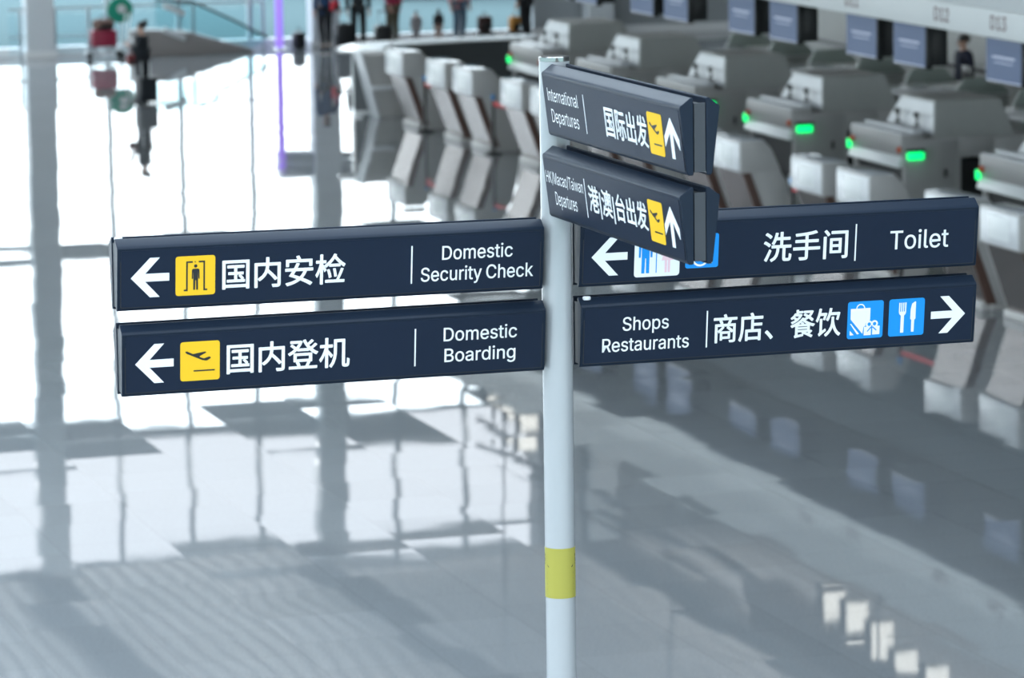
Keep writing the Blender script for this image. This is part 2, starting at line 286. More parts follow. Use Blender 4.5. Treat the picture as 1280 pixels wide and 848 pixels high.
# outlines of the letters: advance, then closed loops as x, y, x, y, ...
OUTLINES = {
    '/': (249, [235, 533, 71, -76, 14, -76, 178, 533]),
    '0': (453, [227, -7, 191, -3, 158, 7, 130, 24, 105, 48, 85, 77, 69, 113, 57, 155, 50, 202, 48, 254, 50, 306, 57, 353, 69, 395, 85, 431, 106, 461, 130, 484, 159, 502, 191, 512, 227, 516, 262, 512, 295, 502, 323, 484, 348, 461, 368, 431, 384, 395, 396, 353, 403, 306, 405, 254, 403, 202, 396, 155, 384, 113, 368, 77, 348, 48, 323, 24, 295, 7, 263, -3], [227, 50, 250, 52, 271, 60, 290, 74, 306, 92, 320, 116, 330, 144, 338, 176, 342, 213, 344, 254, 342, 295, 338, 332, 330, 365, 320, 393, 306, 416, 290, 435, 271, 449, 250, 457, 227, 460, 203, 457, 182, 449, 163, 435, 147, 416, 134, 393, 123, 365, 115, 332, 111, 295, 109, 254, 111, 213, 115, 176, 123, 144, 134, 116, 147, 92, 163, 74, 182, 60, 203, 52]),
    '1': (453, [76, 0, 76, 55, 391, 55, 391, 0], [276, 509, 276, 0, 212, 0, 212, 448, 209, 448, 86, 358, 86, 427, 198, 509]),
    '2': (453, [64, 0, 64, 47, 234, 229, 252, 248, 268, 266, 282, 282, 294, 298, 303, 312, 311, 327, 316, 341, 319, 356, 320, 371, 319, 389, 315, 405, 308, 419, 298, 431, 287, 441, 273, 449, 258, 455, 241, 458, 224, 460, 205, 458, 188, 454, 172, 447, 159, 438, 148, 427, 139, 413, 132, 398, 128, 381, 127, 362, 66, 362, 68, 391, 75, 418, 86, 442, 102, 464, 121, 482, 143, 496, 168, 507, 196, 513, 225, 516, 254, 513, 281, 507, 306, 497, 328, 482, 346, 465, 361, 445, 372, 423, 379, 398, 381, 372, 380, 354, 377, 336, 371, 318, 363, 299, 351, 280, 336, 259, 317, 235, 294, 209, 267, 180, 153, 60, 153, 57, 389, 57, 389, 0]),
    '3': (453, [218, -7, 188, -5, 159, 1, 133, 10, 108, 22, 88, 38, 70, 57, 57, 79, 48, 104, 44, 132, 109, 132, 112, 115, 118, 100, 126, 87, 137, 76, 150, 66, 165, 59, 182, 54, 200, 51, 219, 50, 239, 51, 258, 55, 275, 61, 291, 69, 304, 80, 315, 93, 323, 108, 328, 125, 329, 145, 328, 163, 323, 180, 316, 196, 306, 211, 292, 223, 275, 234, 254, 241, 229, 246, 201, 248, 157, 248, 157, 299, 288, 448, 288, 452, 70, 452, 70, 509, 372, 509, 372, 461, 211, 278, 211, 289, 247, 290, 279, 286, 308, 276, 333, 262, 354, 244, 371, 222, 383, 198, 391, 173, 393, 145, 390, 116, 383, 90, 370, 66, 354, 45, 333, 27, 309, 12, 281, 2, 251, -5]),
    'B': (456, [60, 0, 60, 509, 241, 509, 274, 507, 304, 501, 329, 491, 350, 477, 367, 461, 381, 442, 390, 421, 396, 398, 398, 374, 397, 353, 393, 336, 387, 320, 378, 307, 368, 295, 356, 286, 343, 278, 329, 272, 315, 267, 315, 262, 331, 260, 347, 254, 363, 245, 378, 234, 391, 220, 402, 203, 411, 184, 416, 161, 418, 136, 416, 111, 410, 88, 400, 67, 386, 48, 368, 31, 344, 18, 317, 8, 284, 2, 247, 0], [125, 57, 245, 57, 281, 60, 309, 67, 330, 80, 344, 96, 353, 115, 355, 137, 354, 153, 350, 169, 342, 184, 333, 197, 320, 209, 306, 218, 289, 225, 269, 229, 248, 231, 125, 231], [125, 285, 238, 285, 256, 287, 273, 290, 288, 296, 302, 304, 314, 314, 323, 326, 330, 340, 335, 355, 336, 372, 333, 393, 326, 412, 313, 429, 294, 442, 270, 449, 240, 452, 125, 452]),
    'C': (510, [267, -7, 225, -3, 186, 7, 150, 25, 119, 49, 92, 79, 70, 115, 53, 157, 44, 203, 40, 254, 44, 305, 53, 352, 70, 393, 92, 429, 119, 459, 150, 484, 186, 501, 225, 512, 267, 516, 293, 514, 317, 511, 340, 504, 362, 496, 383, 485, 402, 471, 419, 456, 435, 438, 448, 418, 459, 397, 467, 373, 473, 348, 408, 348, 404, 365, 397, 380, 389, 395, 380, 407, 369, 418, 357, 428, 344, 437, 330, 444, 315, 449, 300, 453, 284, 455, 267, 456, 237, 453, 209, 445, 184, 432, 161, 414, 141, 391, 125, 364, 113, 332, 106, 295, 103, 254, 106, 213, 113, 177, 125, 145, 141, 117, 161, 94, 184, 76, 210, 63, 237, 56, 267, 53, 284, 54, 300, 56, 315, 60, 330, 65, 344, 72, 357, 81, 369, 90, 380, 102, 389, 114, 397, 128, 404, 144, 408, 160, 473, 160, 467, 135, 459, 112, 448, 91, 435, 71, 420, 53, 402, 38, 383, 24, 363, 13, 341, 5, 317, -2, 293, -6]),
    'D': (502, [219, 0, 96, 0, 96, 57, 215, 57, 254, 60, 288, 68, 318, 81, 343, 99, 363, 122, 379, 149, 390, 181, 397, 216, 399, 255, 397, 294, 390, 329, 379, 361, 364, 388, 344, 410, 320, 428, 291, 441, 258, 449, 221, 452, 93, 452, 93, 509, 225, 509, 273, 505, 315, 495, 353, 478, 385, 455, 412, 426, 433, 391, 449, 351, 458, 306, 462, 255, 458, 205, 449, 159, 433, 119, 411, 83, 384, 54, 351, 31, 312, 14, 268, 3], [125, 509, 125, 0, 60, 0, 60, 509]),
    'H': (517, [60, 0, 60, 509, 125, 509, 125, 289, 392, 289, 392, 509, 457, 509, 457, 0, 392, 0, 392, 232, 125, 232, 125, 0]),
    'I': (185, [60, 0, 60, 509, 125, 509, 125, 0]),
    'K': (466, [104, 145, 104, 216, 116, 231, 128, 246, 139, 261, 151, 275, 162, 289, 174, 303, 187, 317, 199, 331, 212, 344, 364, 509, 448, 509, 231, 276, 228, 276], [60, 0, 60, 509, 125, 509, 125, 334, 124, 225, 125, 193, 125, 0], [372, 0, 188, 259, 228, 309, 449, 0]),
    'M': (628, [60, 0, 60, 509, 152, 509, 277, 187, 280, 179, 284, 170, 287, 159, 291, 147, 295, 135, 299, 123, 303, 110, 307, 97, 311, 84, 315, 71, 319, 60, 322, 49, 307, 49, 311, 59, 314, 71, 318, 83, 322, 95, 326, 108, 330, 121, 334, 134, 338, 146, 342, 158, 346, 169, 349, 179, 352, 187, 476, 509, 568, 509, 568, 0, 504, 0, 504, 291, 504, 302, 504, 314, 504, 327, 505, 340, 505, 354, 505, 369, 505, 383, 506, 398, 506, 413, 506, 428, 507, 443, 507, 457, 513, 457, 508, 441, 503, 425, 498, 409, 492, 393, 487, 378, 482, 363, 477, 348, 472, 335, 467, 322, 463, 310, 459, 300, 456, 291, 342, 0, 286, 0, 170, 291, 167, 300, 163, 310, 159, 321, 155, 333, 150, 347, 145, 361, 140, 376, 134, 392, 129, 408, 124, 424, 118, 441, 112, 457, 119, 457, 119, 444, 120, 430, 120, 416, 120, 401, 121, 386, 121, 372, 121, 357, 121, 342, 122, 328, 122, 315, 122, 302, 122, 291, 122, 0]),
    'R': (449, [60, 0, 60, 509, 236, 509, 273, 506, 305, 500, 333, 489, 356, 473, 376, 455, 390, 433, 401, 408, 407, 381, 409, 352, 407, 323, 401, 296, 390, 271, 376, 250, 356, 232, 333, 217, 305, 206, 273, 200, 236, 198, 96, 198, 96, 255, 234, 255, 258, 256, 280, 260, 298, 267, 313, 276, 325, 287, 334, 300, 340, 316, 344, 333, 345, 352, 344, 371, 340, 389, 334, 405, 325, 419, 313, 430, 298, 440, 279, 446, 258, 451, 233, 452, 125, 452, 125, 0], [353, 0, 230, 229, 303, 229, 428, 0]),
    'S': (447, [224, -9, 188, -7, 156, -1, 128, 9, 102, 23, 81, 40, 64, 60, 51, 83, 42, 109, 38, 137, 104, 137, 108, 118, 114, 102, 123, 88, 136, 76, 150, 66, 166, 59, 185, 53, 204, 50, 224, 49, 246, 50, 267, 54, 286, 60, 303, 69, 317, 79, 329, 92, 338, 106, 344, 122, 346, 139, 344, 154, 340, 168, 332, 179, 322, 189, 310, 197, 296, 205, 280, 211, 263, 217, 245, 222, 184, 239, 145, 253, 112, 269, 86, 289, 67, 313, 56, 341, 52, 372, 54, 400, 62, 425, 75, 448, 92, 468, 113, 484, 138, 498, 165, 508, 195, 514, 227, 516, 259, 514, 289, 508, 316, 498, 340, 484, 360, 468, 377, 449, 390, 427, 398, 403, 401, 378, 337, 378, 332, 402, 320, 421, 302, 437, 280, 449, 254, 456, 225, 459, 204, 457, 185, 454, 167, 448, 152, 440, 139, 430, 129, 418, 121, 405, 117, 391, 115, 376, 117, 359, 122, 345, 131, 334, 142, 324, 155, 315, 169, 308, 184, 302, 198, 297, 212, 293, 264, 279, 279, 275, 295, 270, 312, 264, 328, 256, 344, 248, 359, 238, 372, 226, 384, 213, 395, 198, 402, 180, 407, 161, 408, 139, 406, 112, 399, 87, 386, 64, 370, 43, 349, 25, 323, 11, 294, 0, 261, -7]),
    'T': (448, [32, 452, 32, 509, 417, 509, 417, 452, 257, 452, 257, 0, 193, 0, 193, 452]),
    'a': (389, [160, -9, 137, -7, 115, -3, 94, 5, 76, 15, 60, 29, 48, 45, 38, 63, 32, 84, 30, 108, 32, 128, 36, 146, 43, 161, 53, 174, 64, 184, 78, 193, 92, 200, 108, 206, 125, 211, 143, 214, 161, 217, 178, 220, 200, 223, 218, 225, 234, 227, 247, 229, 257, 231, 265, 235, 271, 240, 274, 246, 276, 255, 276, 257, 275, 272, 272, 285, 267, 297, 260, 307, 251, 315, 240, 322, 227, 327, 212, 330, 196, 331, 178, 330, 163, 327, 149, 322, 137, 316, 127, 309, 118, 301, 110, 292, 104, 283, 100, 274, 41, 291, 51, 313, 64, 331, 79, 346, 95, 358, 114, 368, 133, 375, 153, 380, 173, 383, 194, 384, 208, 384, 223, 382, 239, 379, 255, 375, 271, 369, 286, 360, 300, 350, 312, 336, 322, 320, 330, 301, 335, 278, 337, 251, 337, 0, 277, 0, 277, 52, 272, 52, 267, 43, 260, 34, 252, 25, 242, 16, 229, 8, 215, 1, 199, -4, 181, -7], [170, 45, 192, 47, 211, 51, 228, 59, 242, 68, 254, 80, 263, 93, 270, 108, 274, 122, 276, 138, 276, 190, 272, 187, 267, 184, 259, 182, 251, 180, 241, 178, 231, 176, 221, 174, 210, 173, 200, 171, 191, 170, 182, 169, 175, 168, 161, 166, 147, 163, 134, 159, 122, 153, 112, 147, 103, 139, 97, 130, 93, 118, 92, 105, 93, 93, 96, 82, 102, 72, 109, 64, 119, 57, 130, 52, 142, 48, 156, 46]),
    'c': (396, [207, -8, 174, -5, 144, 3, 117, 16, 93, 35, 72, 58, 56, 85, 44, 116, 37, 150, 34, 187, 37, 225, 44, 260, 56, 291, 72, 318, 93, 341, 117, 360, 144, 374, 174, 382, 207, 384, 226, 384, 243, 381, 260, 377, 276, 371, 291, 364, 305, 356, 318, 346, 330, 335, 340, 322, 349, 308, 356, 293, 362, 277, 303, 262, 300, 272, 295, 281, 290, 289, 284, 297, 278, 304, 270, 311, 261, 316, 252, 321, 242, 325, 231, 328, 220, 329, 207, 330, 184, 328, 163, 321, 145, 310, 130, 296, 118, 278, 108, 258, 102, 236, 98, 212, 96, 187, 98, 163, 102, 139, 108, 117, 118, 97, 130, 80, 145, 66, 163, 55, 184, 49, 207, 46, 220, 47, 232, 49, 243, 52, 253, 55, 262, 60, 271, 66, 279, 73, 285, 80, 292, 89, 297, 98, 301, 107, 304, 117, 363, 102, 357, 86, 350, 70, 341, 56, 331, 43, 319, 32, 306, 21, 292, 12, 277, 5, 261, -1, 244, -5, 226, -7]),
    'd': (424, [195, -8, 165, -6, 137, 3, 111, 16, 89, 34, 70, 57, 55, 84, 43, 116, 36, 151, 34, 189, 36, 227, 43, 261, 55, 293, 70, 320, 89, 342, 112, 361, 137, 374, 165, 382, 196, 384, 218, 383, 237, 379, 253, 373, 267, 364, 278, 355, 287, 346, 295, 336, 301, 327, 306, 319, 311, 319, 311, 509, 372, 509, 372, 0, 313, 0, 313, 59, 307, 59, 301, 50, 295, 41, 287, 31, 277, 21, 266, 12, 252, 4, 236, -3, 217, -7], [205, 47, 226, 49, 246, 55, 263, 65, 278, 78, 290, 95, 299, 115, 306, 138, 310, 162, 312, 189, 310, 216, 306, 241, 300, 263, 290, 282, 278, 299, 263, 312, 246, 322, 227, 328, 205, 330, 182, 328, 162, 322, 145, 311, 130, 298, 118, 281, 108, 261, 102, 239, 98, 215, 96, 189, 98, 163, 102, 139, 109, 117, 118, 97, 130, 80, 145, 66, 162, 55, 182, 49]),
    'e': (404, [212, -8, 177, -5, 145, 3, 117, 16, 92, 35, 72, 58, 56, 85, 44, 116, 37, 150, 34, 187, 36, 224, 44, 258, 55, 290, 71, 317, 91, 340, 115, 359, 142, 373, 172, 382, 205, 384, 226, 383, 246, 380, 266, 374, 285, 366, 303, 355, 319, 341, 334, 324, 347, 305, 357, 282, 365, 256, 370, 227, 371, 194, 371, 169, 75, 169, 75, 221, 338, 221, 310, 202, 308, 226, 304, 248, 298, 269, 288, 286, 277, 301, 263, 314, 246, 323, 227, 328, 205, 330, 183, 328, 164, 323, 146, 313, 131, 301, 119, 286, 109, 270, 102, 251, 97, 231, 96, 211, 96, 178, 98, 151, 102, 127, 110, 106, 121, 88, 135, 73, 151, 61, 169, 53, 190, 48, 212, 46, 227, 47, 241, 49, 254, 53, 265, 58, 276, 65, 285, 73, 294, 82, 300, 93, 306, 105, 365, 91, 358, 72, 348, 55, 335, 39, 320, 26, 302, 14, 283, 4, 261, -3, 237, -7]),
    'g': (426, [207, -151, 180, -149, 156, -146, 134, -140, 114, -132, 97, -122, 82, -110, 70, -97, 59, -84, 51, -69, 101, -41, 107, -49, 114, -57, 122, -66, 131, -74, 142, -82, 154, -88, 169, -93, 187, -96, 207, -97, 236, -95, 261, -87, 282, -75, 298, -58, 308, -34, 311, -6, 311, 68, 306, 68, 301, 60, 294, 51, 287, 41, 277, 32, 266, 23, 252, 16, 236, 10, 217, 6, 195, 5, 165, 7, 138, 14, 113, 27, 90, 43, 71, 65, 55, 90, 43, 120, 36, 154, 34, 191, 36, 229, 43, 263, 55, 293, 71, 320, 90, 342, 112, 361, 138, 374, 166, 382, 196, 384, 218, 383, 237, 379, 253, 373, 267, 365, 279, 356, 288, 346, 296, 336, 302, 327, 308, 319, 313, 319, 313, 379, 372, 379, 372, -9, 370, -40, 363, -67, 350, -90, 334, -109, 314, -124, 291, -136, 265, -144, 237, -149], [205, 59, 227, 61, 246, 66, 264, 75, 278, 87, 290, 103, 300, 121, 307, 142, 311, 166, 312, 193, 311, 219, 307, 242, 300, 264, 291, 283, 279, 299, 264, 312, 247, 322, 227, 328, 205, 330, 182, 328, 163, 322, 145, 312, 130, 298, 118, 282, 109, 262, 102, 241, 98, 218, 96, 193, 98, 167, 102, 144, 109, 123, 118, 104, 131, 88, 145, 76, 163, 66, 183, 61]),
    'h': (410, [114, 227, 114, 0, 53, 0, 53, 509, 114, 509, 114, 287, 102, 287, 116, 319, 132, 344, 152, 362, 175, 374, 200, 382, 227, 384, 252, 383, 275, 377, 295, 369, 313, 356, 328, 340, 341, 321, 350, 298, 355, 271, 357, 240, 357, 0, 296, 0, 296, 235, 293, 263, 286, 286, 273, 304, 256, 318, 235, 326, 210, 329, 192, 328, 176, 324, 161, 317, 147, 308, 136, 297, 126, 283, 119, 266, 115, 248]),
    'i': (167, [53, 0, 53, 379, 114, 379, 114, 0], [84, 443, 73, 444, 63, 448, 54, 455, 47, 463, 43, 472, 41, 483, 43, 494, 47, 504, 54, 512, 63, 518, 73, 522, 84, 524, 95, 522, 105, 518, 114, 512, 121, 504, 125, 494, 126, 483, 125, 472, 121, 463, 114, 455, 105, 448, 95, 444]),
    'k': (381, [110, 137, 110, 212, 121, 212, 284, 379, 360, 379, 184, 199, 177, 199], [53, 0, 53, 509, 114, 509, 114, 0], [294, 0, 148, 186, 191, 229, 372, 0]),
    'l': (189, [139, -2, 112, 0, 91, 8, 74, 20, 62, 37, 55, 59, 53, 84, 53, 509, 114, 509, 114, 99, 114, 83, 117, 71, 120, 62, 126, 57, 135, 53, 146, 52, 152, 52, 157, 52, 160, 53, 164, 53, 167, 54, 170, 54, 181, 3, 175, 1, 169, 0, 162, -1, 154, -2, 147, -2]),
    'm': (610, [53, 0, 53, 379, 112, 379, 112, 295, 108, 295, 114, 314, 122, 331, 132, 346, 144, 358, 158, 368, 172, 376, 187, 382, 203, 385, 219, 386, 245, 383, 268, 375, 287, 361, 303, 342, 314, 320, 321, 295, 312, 295, 318, 312, 326, 329, 337, 343, 350, 356, 364, 366, 381, 375, 398, 381, 417, 385, 437, 386, 458, 385, 478, 380, 497, 372, 514, 361, 529, 346, 541, 328, 550, 307, 555, 283, 557, 255, 557, 0, 496, 0, 496, 254, 493, 279, 485, 298, 473, 313, 456, 323, 438, 329, 419, 330, 402, 329, 387, 326, 374, 320, 363, 312, 353, 302, 345, 290, 340, 277, 336, 263, 335, 247, 335, 0, 274, 0, 274, 260, 272, 280, 265, 297, 253, 311, 238, 322, 220, 328, 199, 330, 185, 329, 171, 326, 158, 320, 145, 312, 135, 302, 126, 289, 119, 274, 115, 257, 114, 238, 114, 0]),
    'n': (410, [114, 227, 114, 0, 53, 0, 53, 379, 112, 379, 112, 287, 102, 287, 116, 319, 132, 344, 152, 362, 175, 374, 200, 382, 227, 384, 252, 383, 275, 377, 295, 369, 313, 356, 328, 340, 341, 321, 350, 298, 355, 271, 357, 240, 357, 0, 296, 0, 296, 235, 293, 263, 286, 286, 273, 304, 256, 318, 235, 326, 210, 329, 192, 328, 176, 324, 161, 317, 147, 308, 136, 297, 126, 283, 119, 266, 115, 248]),
    'o': (415, [207, -8, 174, -5, 144, 3, 117, 16, 93, 35, 72, 58, 56, 85, 44, 116, 37, 150, 34, 187, 37, 225, 44, 260, 56, 291, 72, 318, 93, 341, 117, 360, 144, 374, 174, 382, 207, 384, 241, 382, 271, 374, 299, 360, 323, 341, 343, 318, 359, 291, 371, 260, 379, 225, 381, 187, 379, 150, 371, 116, 359, 85, 343, 58, 323, 35, 299, 16, 271, 3, 241, -5], [207, 46, 231, 49, 252, 55, 270, 66, 285, 80, 298, 97, 307, 117, 314, 139, 318, 163, 319, 187, 318, 212, 314, 236, 307, 258, 298, 278, 285, 296, 270, 310, 252, 321, 231, 328, 207, 330, 184, 328, 163, 321, 145, 310, 130, 296, 118, 278, 108, 258, 102, 236, 98, 212, 96, 187, 98, 163, 102, 139, 108, 117, 118, 97, 130, 80, 145, 66, 163, 55, 184, 49]),
    'p': (425, [53, -143, 53, 379, 112, 379, 112, 319, 118, 319, 123, 327, 130, 336, 137, 346, 147, 355, 158, 364, 171, 373, 188, 379, 207, 383, 229, 384, 259, 382, 287, 374, 313, 361, 335, 342, 354, 320, 370, 293, 381, 261, 388, 227, 390, 189, 388, 151, 381, 116, 370, 84, 355, 57, 336, 34, 313, 16, 288, 3, 260, -6, 229, -8, 208, -7, 189, -3, 173, 4, 159, 12, 147, 21, 138, 31, 130, 41, 124, 50, 118, 59, 114, 59, 114, -143], [220, 47, 242, 49, 262, 55, 279, 66, 294, 80, 306, 97, 316, 117, 323, 139, 327, 163, 328, 189, 327, 215, 323, 239, 316, 261, 307, 281, 295, 298, 280, 311, 262, 322, 243, 328, 220, 330, 198, 328, 178, 322, 161, 312, 147, 299, 134, 282, 125, 263, 118, 241, 114, 216, 113, 189, 114, 162, 118, 138, 125, 115, 135, 95, 147, 78, 162, 65, 179, 55, 198, 49]),
    'r': (260, [53, 0, 53, 379, 112, 379, 112, 321, 115, 321, 124, 339, 137, 354, 152, 367, 171, 377, 191, 383, 213, 385, 218, 385, 223, 385, 229, 384, 235, 384, 240, 384, 243, 384, 243, 322, 241, 323, 236, 324, 230, 324, 223, 325, 215, 326, 207, 326, 190, 324, 174, 321, 159, 315, 146, 306, 135, 296, 126, 284, 119, 269, 115, 254, 114, 237, 114, 0]),
    's': (365, [182, -8, 157, -7, 133, -3, 112, 3, 93, 12, 76, 24, 62, 38, 50, 54, 41, 73, 36, 94, 94, 107, 101, 87, 111, 72, 124, 60, 141, 52, 160, 47, 181, 45, 206, 47, 227, 53, 244, 62, 258, 74, 265, 88, 268, 103, 266, 115, 262, 126, 254, 136, 243, 144, 229, 150, 212, 155, 149, 170, 118, 180, 92, 192, 72, 208, 58, 227, 50, 249, 47, 274, 49, 295, 55, 314, 65, 332, 79, 347, 95, 360, 115, 370, 137, 378, 161, 383, 187, 384, 212, 383, 234, 379, 254, 372, 271, 363, 286, 352, 299, 339, 309, 324, 318, 308, 324, 290, 268, 277, 262, 291, 254, 304, 243, 316, 228, 325, 210, 331, 187, 333, 166, 331, 147, 326, 131, 317, 119, 305, 111, 292, 109, 277, 110, 264, 115, 253, 124, 243, 136, 235, 152, 229, 172, 223, 229, 209, 261, 200, 287, 187, 306, 171, 320, 153, 328, 131, 331, 107, 329, 85, 323, 65, 312, 47, 298, 31, 281, 18, 260, 6, 236, -2, 210, -7]),
    't': (227, [204, 379, 204, 327, 6, 327, 6, 379], [65, 471, 126, 471, 126, 98, 127, 83, 130, 70, 136, 61, 144, 55, 156, 51, 170, 50, 175, 50, 180, 50, 185, 51, 191, 52, 197, 53, 202, 54, 213, 2, 207, 0, 200, -2, 192, -3, 184, -3, 176, -4, 168, -4, 138, -1, 113, 7, 92, 21, 77, 41, 68, 64, 65, 93]),
    'u': (410, [182, -5, 158, -3, 135, 2, 115, 11, 97, 23, 82, 39, 69, 59, 60, 82, 54, 109, 53, 139, 53, 379, 114, 379, 114, 144, 116, 117, 124, 94, 137, 75, 154, 61, 175, 53, 200, 50, 218, 51, 234, 55, 249, 62, 263, 71, 274, 83, 283, 97, 290, 113, 295, 132, 296, 153, 296, 379, 357, 379, 357, 0, 298, 0, 298, 92, 307, 92, 294, 60, 277, 35, 257, 17, 234, 5, 209, -3]),
    'w': (567, [138, 0, 23, 379, 87, 379, 133, 214, 140, 190, 147, 164, 154, 137, 161, 107, 168, 75, 175, 41, 165, 41, 172, 74, 179, 105, 186, 135, 192, 163, 199, 189, 206, 214, 252, 379, 316, 379, 362, 214, 368, 189, 375, 163, 382, 136, 388, 106, 395, 75, 402, 41, 391, 41, 399, 75, 406, 106, 413, 135, 420, 163, 427, 189, 434, 214, 480, 379, 545, 379, 429, 0, 368, 0, 319, 172, 314, 189, 309, 207, 305, 225, 300, 243, 295, 262, 291, 280, 286, 299, 281, 318, 277, 338, 291, 338, 286, 319, 281, 299, 277, 280, 272, 262, 267, 243, 263, 225, 258, 207, 253, 189, 248, 172, 199, 0]),
    'y': (390, [47, -139, 61, -86, 71, -87, 83, -89, 94, -90, 104, -89, 113, -86, 122, -81, 130, -74, 138, -64, 145, -51, 151, -36, 163, -1, 17, 379, 84, 379, 165, 155, 173, 132, 180, 109, 187, 87, 193, 64, 199, 42, 206, 21, 184, 21, 190, 42, 196, 64, 202, 87, 209, 110, 216, 132, 224, 155, 305, 379, 371, 379, 204, -58, 196, -77, 187, -93, 177, -107, 165, -119, 153, -128, 139, -136, 125, -141, 109, -144, 91, -145, 82, -145, 73, -144, 65, -143, 57, -142, 52, -140]),
    '|': (230, [141, 673, 141, -164, 88, -164, 88, 673]),
}
def filled(cu):
    """triangulated fill of a curve data block, as points and faces"""
    ob = bpy.data.objects.new('lettering', cu); COL.objects.link(ob)
    dg = bpy.context.evaluated_depsgraph_get(); dg.update()
    me = bpy.data.meshes.new_from_object(ob.evaluated_get(dg))
    V = [(v.co.x * 1000, v.co.y * 1000) for v in me.vertices]; F = [tuple(p.vertices) for p in me.polygons]
    bpy.data.objects.remove(ob); bpy.data.curves.remove(cu); bpy.data.meshes.remove(me)
    return V, F
def text_fill(s):
    """one line of lettering, baseline at y = 0"""
    if all(c in OUTLINES or c == ' ' for c in s):
        V, F, x = [], [], 0
        for c in s:
            if c == ' ': x += 150; continue
            g = OUTLINES[c]
            def area(ring):
                total = 0
                count = len(ring) // 2
                for k in range(count):
                    ax, ay, bx, by = ring[2 * k - 2], ring[2 * k - 1], ring[2 * k], ring[2 * k + 1]
                    total = total + ax * by - bx * ay
                return total
            for o in [l for l in g[1:] if area(l) < 0]:         # strokes may overlap, so each is filled by itself
                cu = bpy.data.curves.new('lettering', 'CURVE'); cu.dimensions = '2D'; cu.fill_mode = 'BOTH'
                hx, hy = min(o[::2]), max(o[::2])
                for l in [o] + [h for h in g[1:] if area(h) > 0 and hx < h[0] < hy and min(o[1::2]) < h[1] < max(o[1::2])]:
                    sp = cu.splines.new('POLY'); n = len(l) // 2; sp.points.add(n - 1); sp.use_cyclic_u = True
                    for k in range(n): sp.points[k].co = (l[2 * k] / 1000, l[2 * k + 1] / 1000, 0, 1)
                v, f = filled(cu); b = len(V)
                V += [(p + x, q) for p, q in v]; F += [tuple(i + b for i in t) for t in f]
            x += g[0]
        return V, F
    cu = bpy.data.curves.new('lettering', 'FONT'); cu.body = s; cu.size = 1.0; cu.resolution_u = 4
    return filled(cu)
CAP = max(OUTLINES['D'][1][1::2])
# ================================================================== THE HALL (structure)
WY = 92.0; XL, XR, YF, CZ = -30.0, 48.0, -14.0, 12.0
struct(MB().use(FLOOR).box(XL, XR, YF, WY + .3, -.3, 0).build('floor'))
FILL_GAPS = [(-28 + 8 * k, -22.5 + 8 * k) for k in range(5)]; SY0, SY1 = -12.0, 66.0     # unseen roof openings, added to let more daylight into the hall
cb = MB().use(CEIL); cb.box(XL, XR, SY1, WY + .3, CZ, CZ + .4); cb.box(XL, XR, YF, SY0, CZ, CZ + .4)
xx = XL
for a, b in FILL_GAPS:
    cb.box(xx, a, SY0, SY1, CZ, CZ + .4); xx = b
cb.box(FILL_GAPS[4][0], FILL_GAPS[4][1], 42, SY1, CZ, CZ + .4)
cb.box(xx, XR, SY0, SY1, CZ, CZ + .4)
struct(cb.build('ceiling'))
for k, (a, b) in enumerate(FILL_GAPS):
    wf = MB().use(FRAME)
    for q in range(27): wf.box(a, b, SY0 + 3 * q - .05, SY0 + 3 * q + .05, CZ, CZ + .2)
    wf = struct(wf.build('window_%d' % (k + 4)))  # framing for the added roof openings
    MB().use(GCLEAR).box(a, b, SY0, SY1, CZ + .28, CZ + .30).build('pane', wf)
struct(MB().use(WALLM).box(XR, XR + .3, YF, WY + .3, -.3, CZ + .4).build('wall_right'))
struct(MB().use(mat('paved_apron', (.105, .150, .156), .9, 0, 0)).box(XL - 60, XR + 60, WY + .3, WY + 160, -.35, -.05).build('trim_1'))
# roof beams running out from the columns
for k, x in enumerate((10.7, 17.35, 24.0, 30.65)):
    struct(MB().use(BEAM).box(x - .30, x + .30, YF, WY - .1, CZ - .35, CZ).build('trim_%d' % (k + 2)))
# back curtain wall: plinth, low tinted lights, clear lights, fritted clerestory
struct(MB().use(PLINTH).box(XL, XR, WY - .16, WY + .14, 0, .20).build('baseboard_back'))
def curtain(idx, along, a0, a1, pos, mulls, zlow, lowmat):
    m = MB().use(FRAME)
    def bx(u0, u1, d0, d1, z0, z1):
        if along == 'x': m.box(u0, u1, pos + d0, pos + d1, z0, z1)
        else: m.box(pos + d0, pos + d1, u0, u1, z0, z1)
    for u in mulls: bx(u - .045, u + .045, -.10, .10, .17, CZ)
    for z0, z1 in ((4.3, 4.65), (8.45, 9.1), (CZ - .25, CZ)): bx(a0, a1, -.08, .08, z0, z1)
    fr = struct(m.build('window_%d' % idx))
    for nm, z0, z1, gm in (('pane', .17, 8.7, lowmat), ('clerestory_pane', 8.7, CZ, GFRIT)):
        g = MB().use(gm)
        if along == 'x': g.box(a0, a1, pos - .012, pos + .012, z0, z1)
        else: g.box(pos - .012, pos + .012, a0, a1, z0, z1)
        g.build(nm, fr)
    return fr
GE = 29.7
curtain(1, 'x', XL, GE, WY, [17.9 + 1.66 * k for k in range(-28, 8)], 1.25, GCLEAR)
struct(MB().use(WALLM).box(GE, XR, WY - .05, WY + .3, 0, CZ + .4).build('wall_back'))
# neighbouring low building out on the forecourt, seen only in the floor
struct(MB().use(mat('annex_cladding', (.10, .13, .14), .7)).box(30.3, 70, WY + 14, WY + 18, -.05, 4.75).build('wall_annex'))
curtain(2, 'y', YF, WY, XL, [YF + 2.0 * k for k in range(0, 54)], 1.25, GCLEAR)
curtain(3, 'x', XL, XR, YF, [XL + 3.0 * k for k in range(0, 27)], 1.25, GCLEAR)
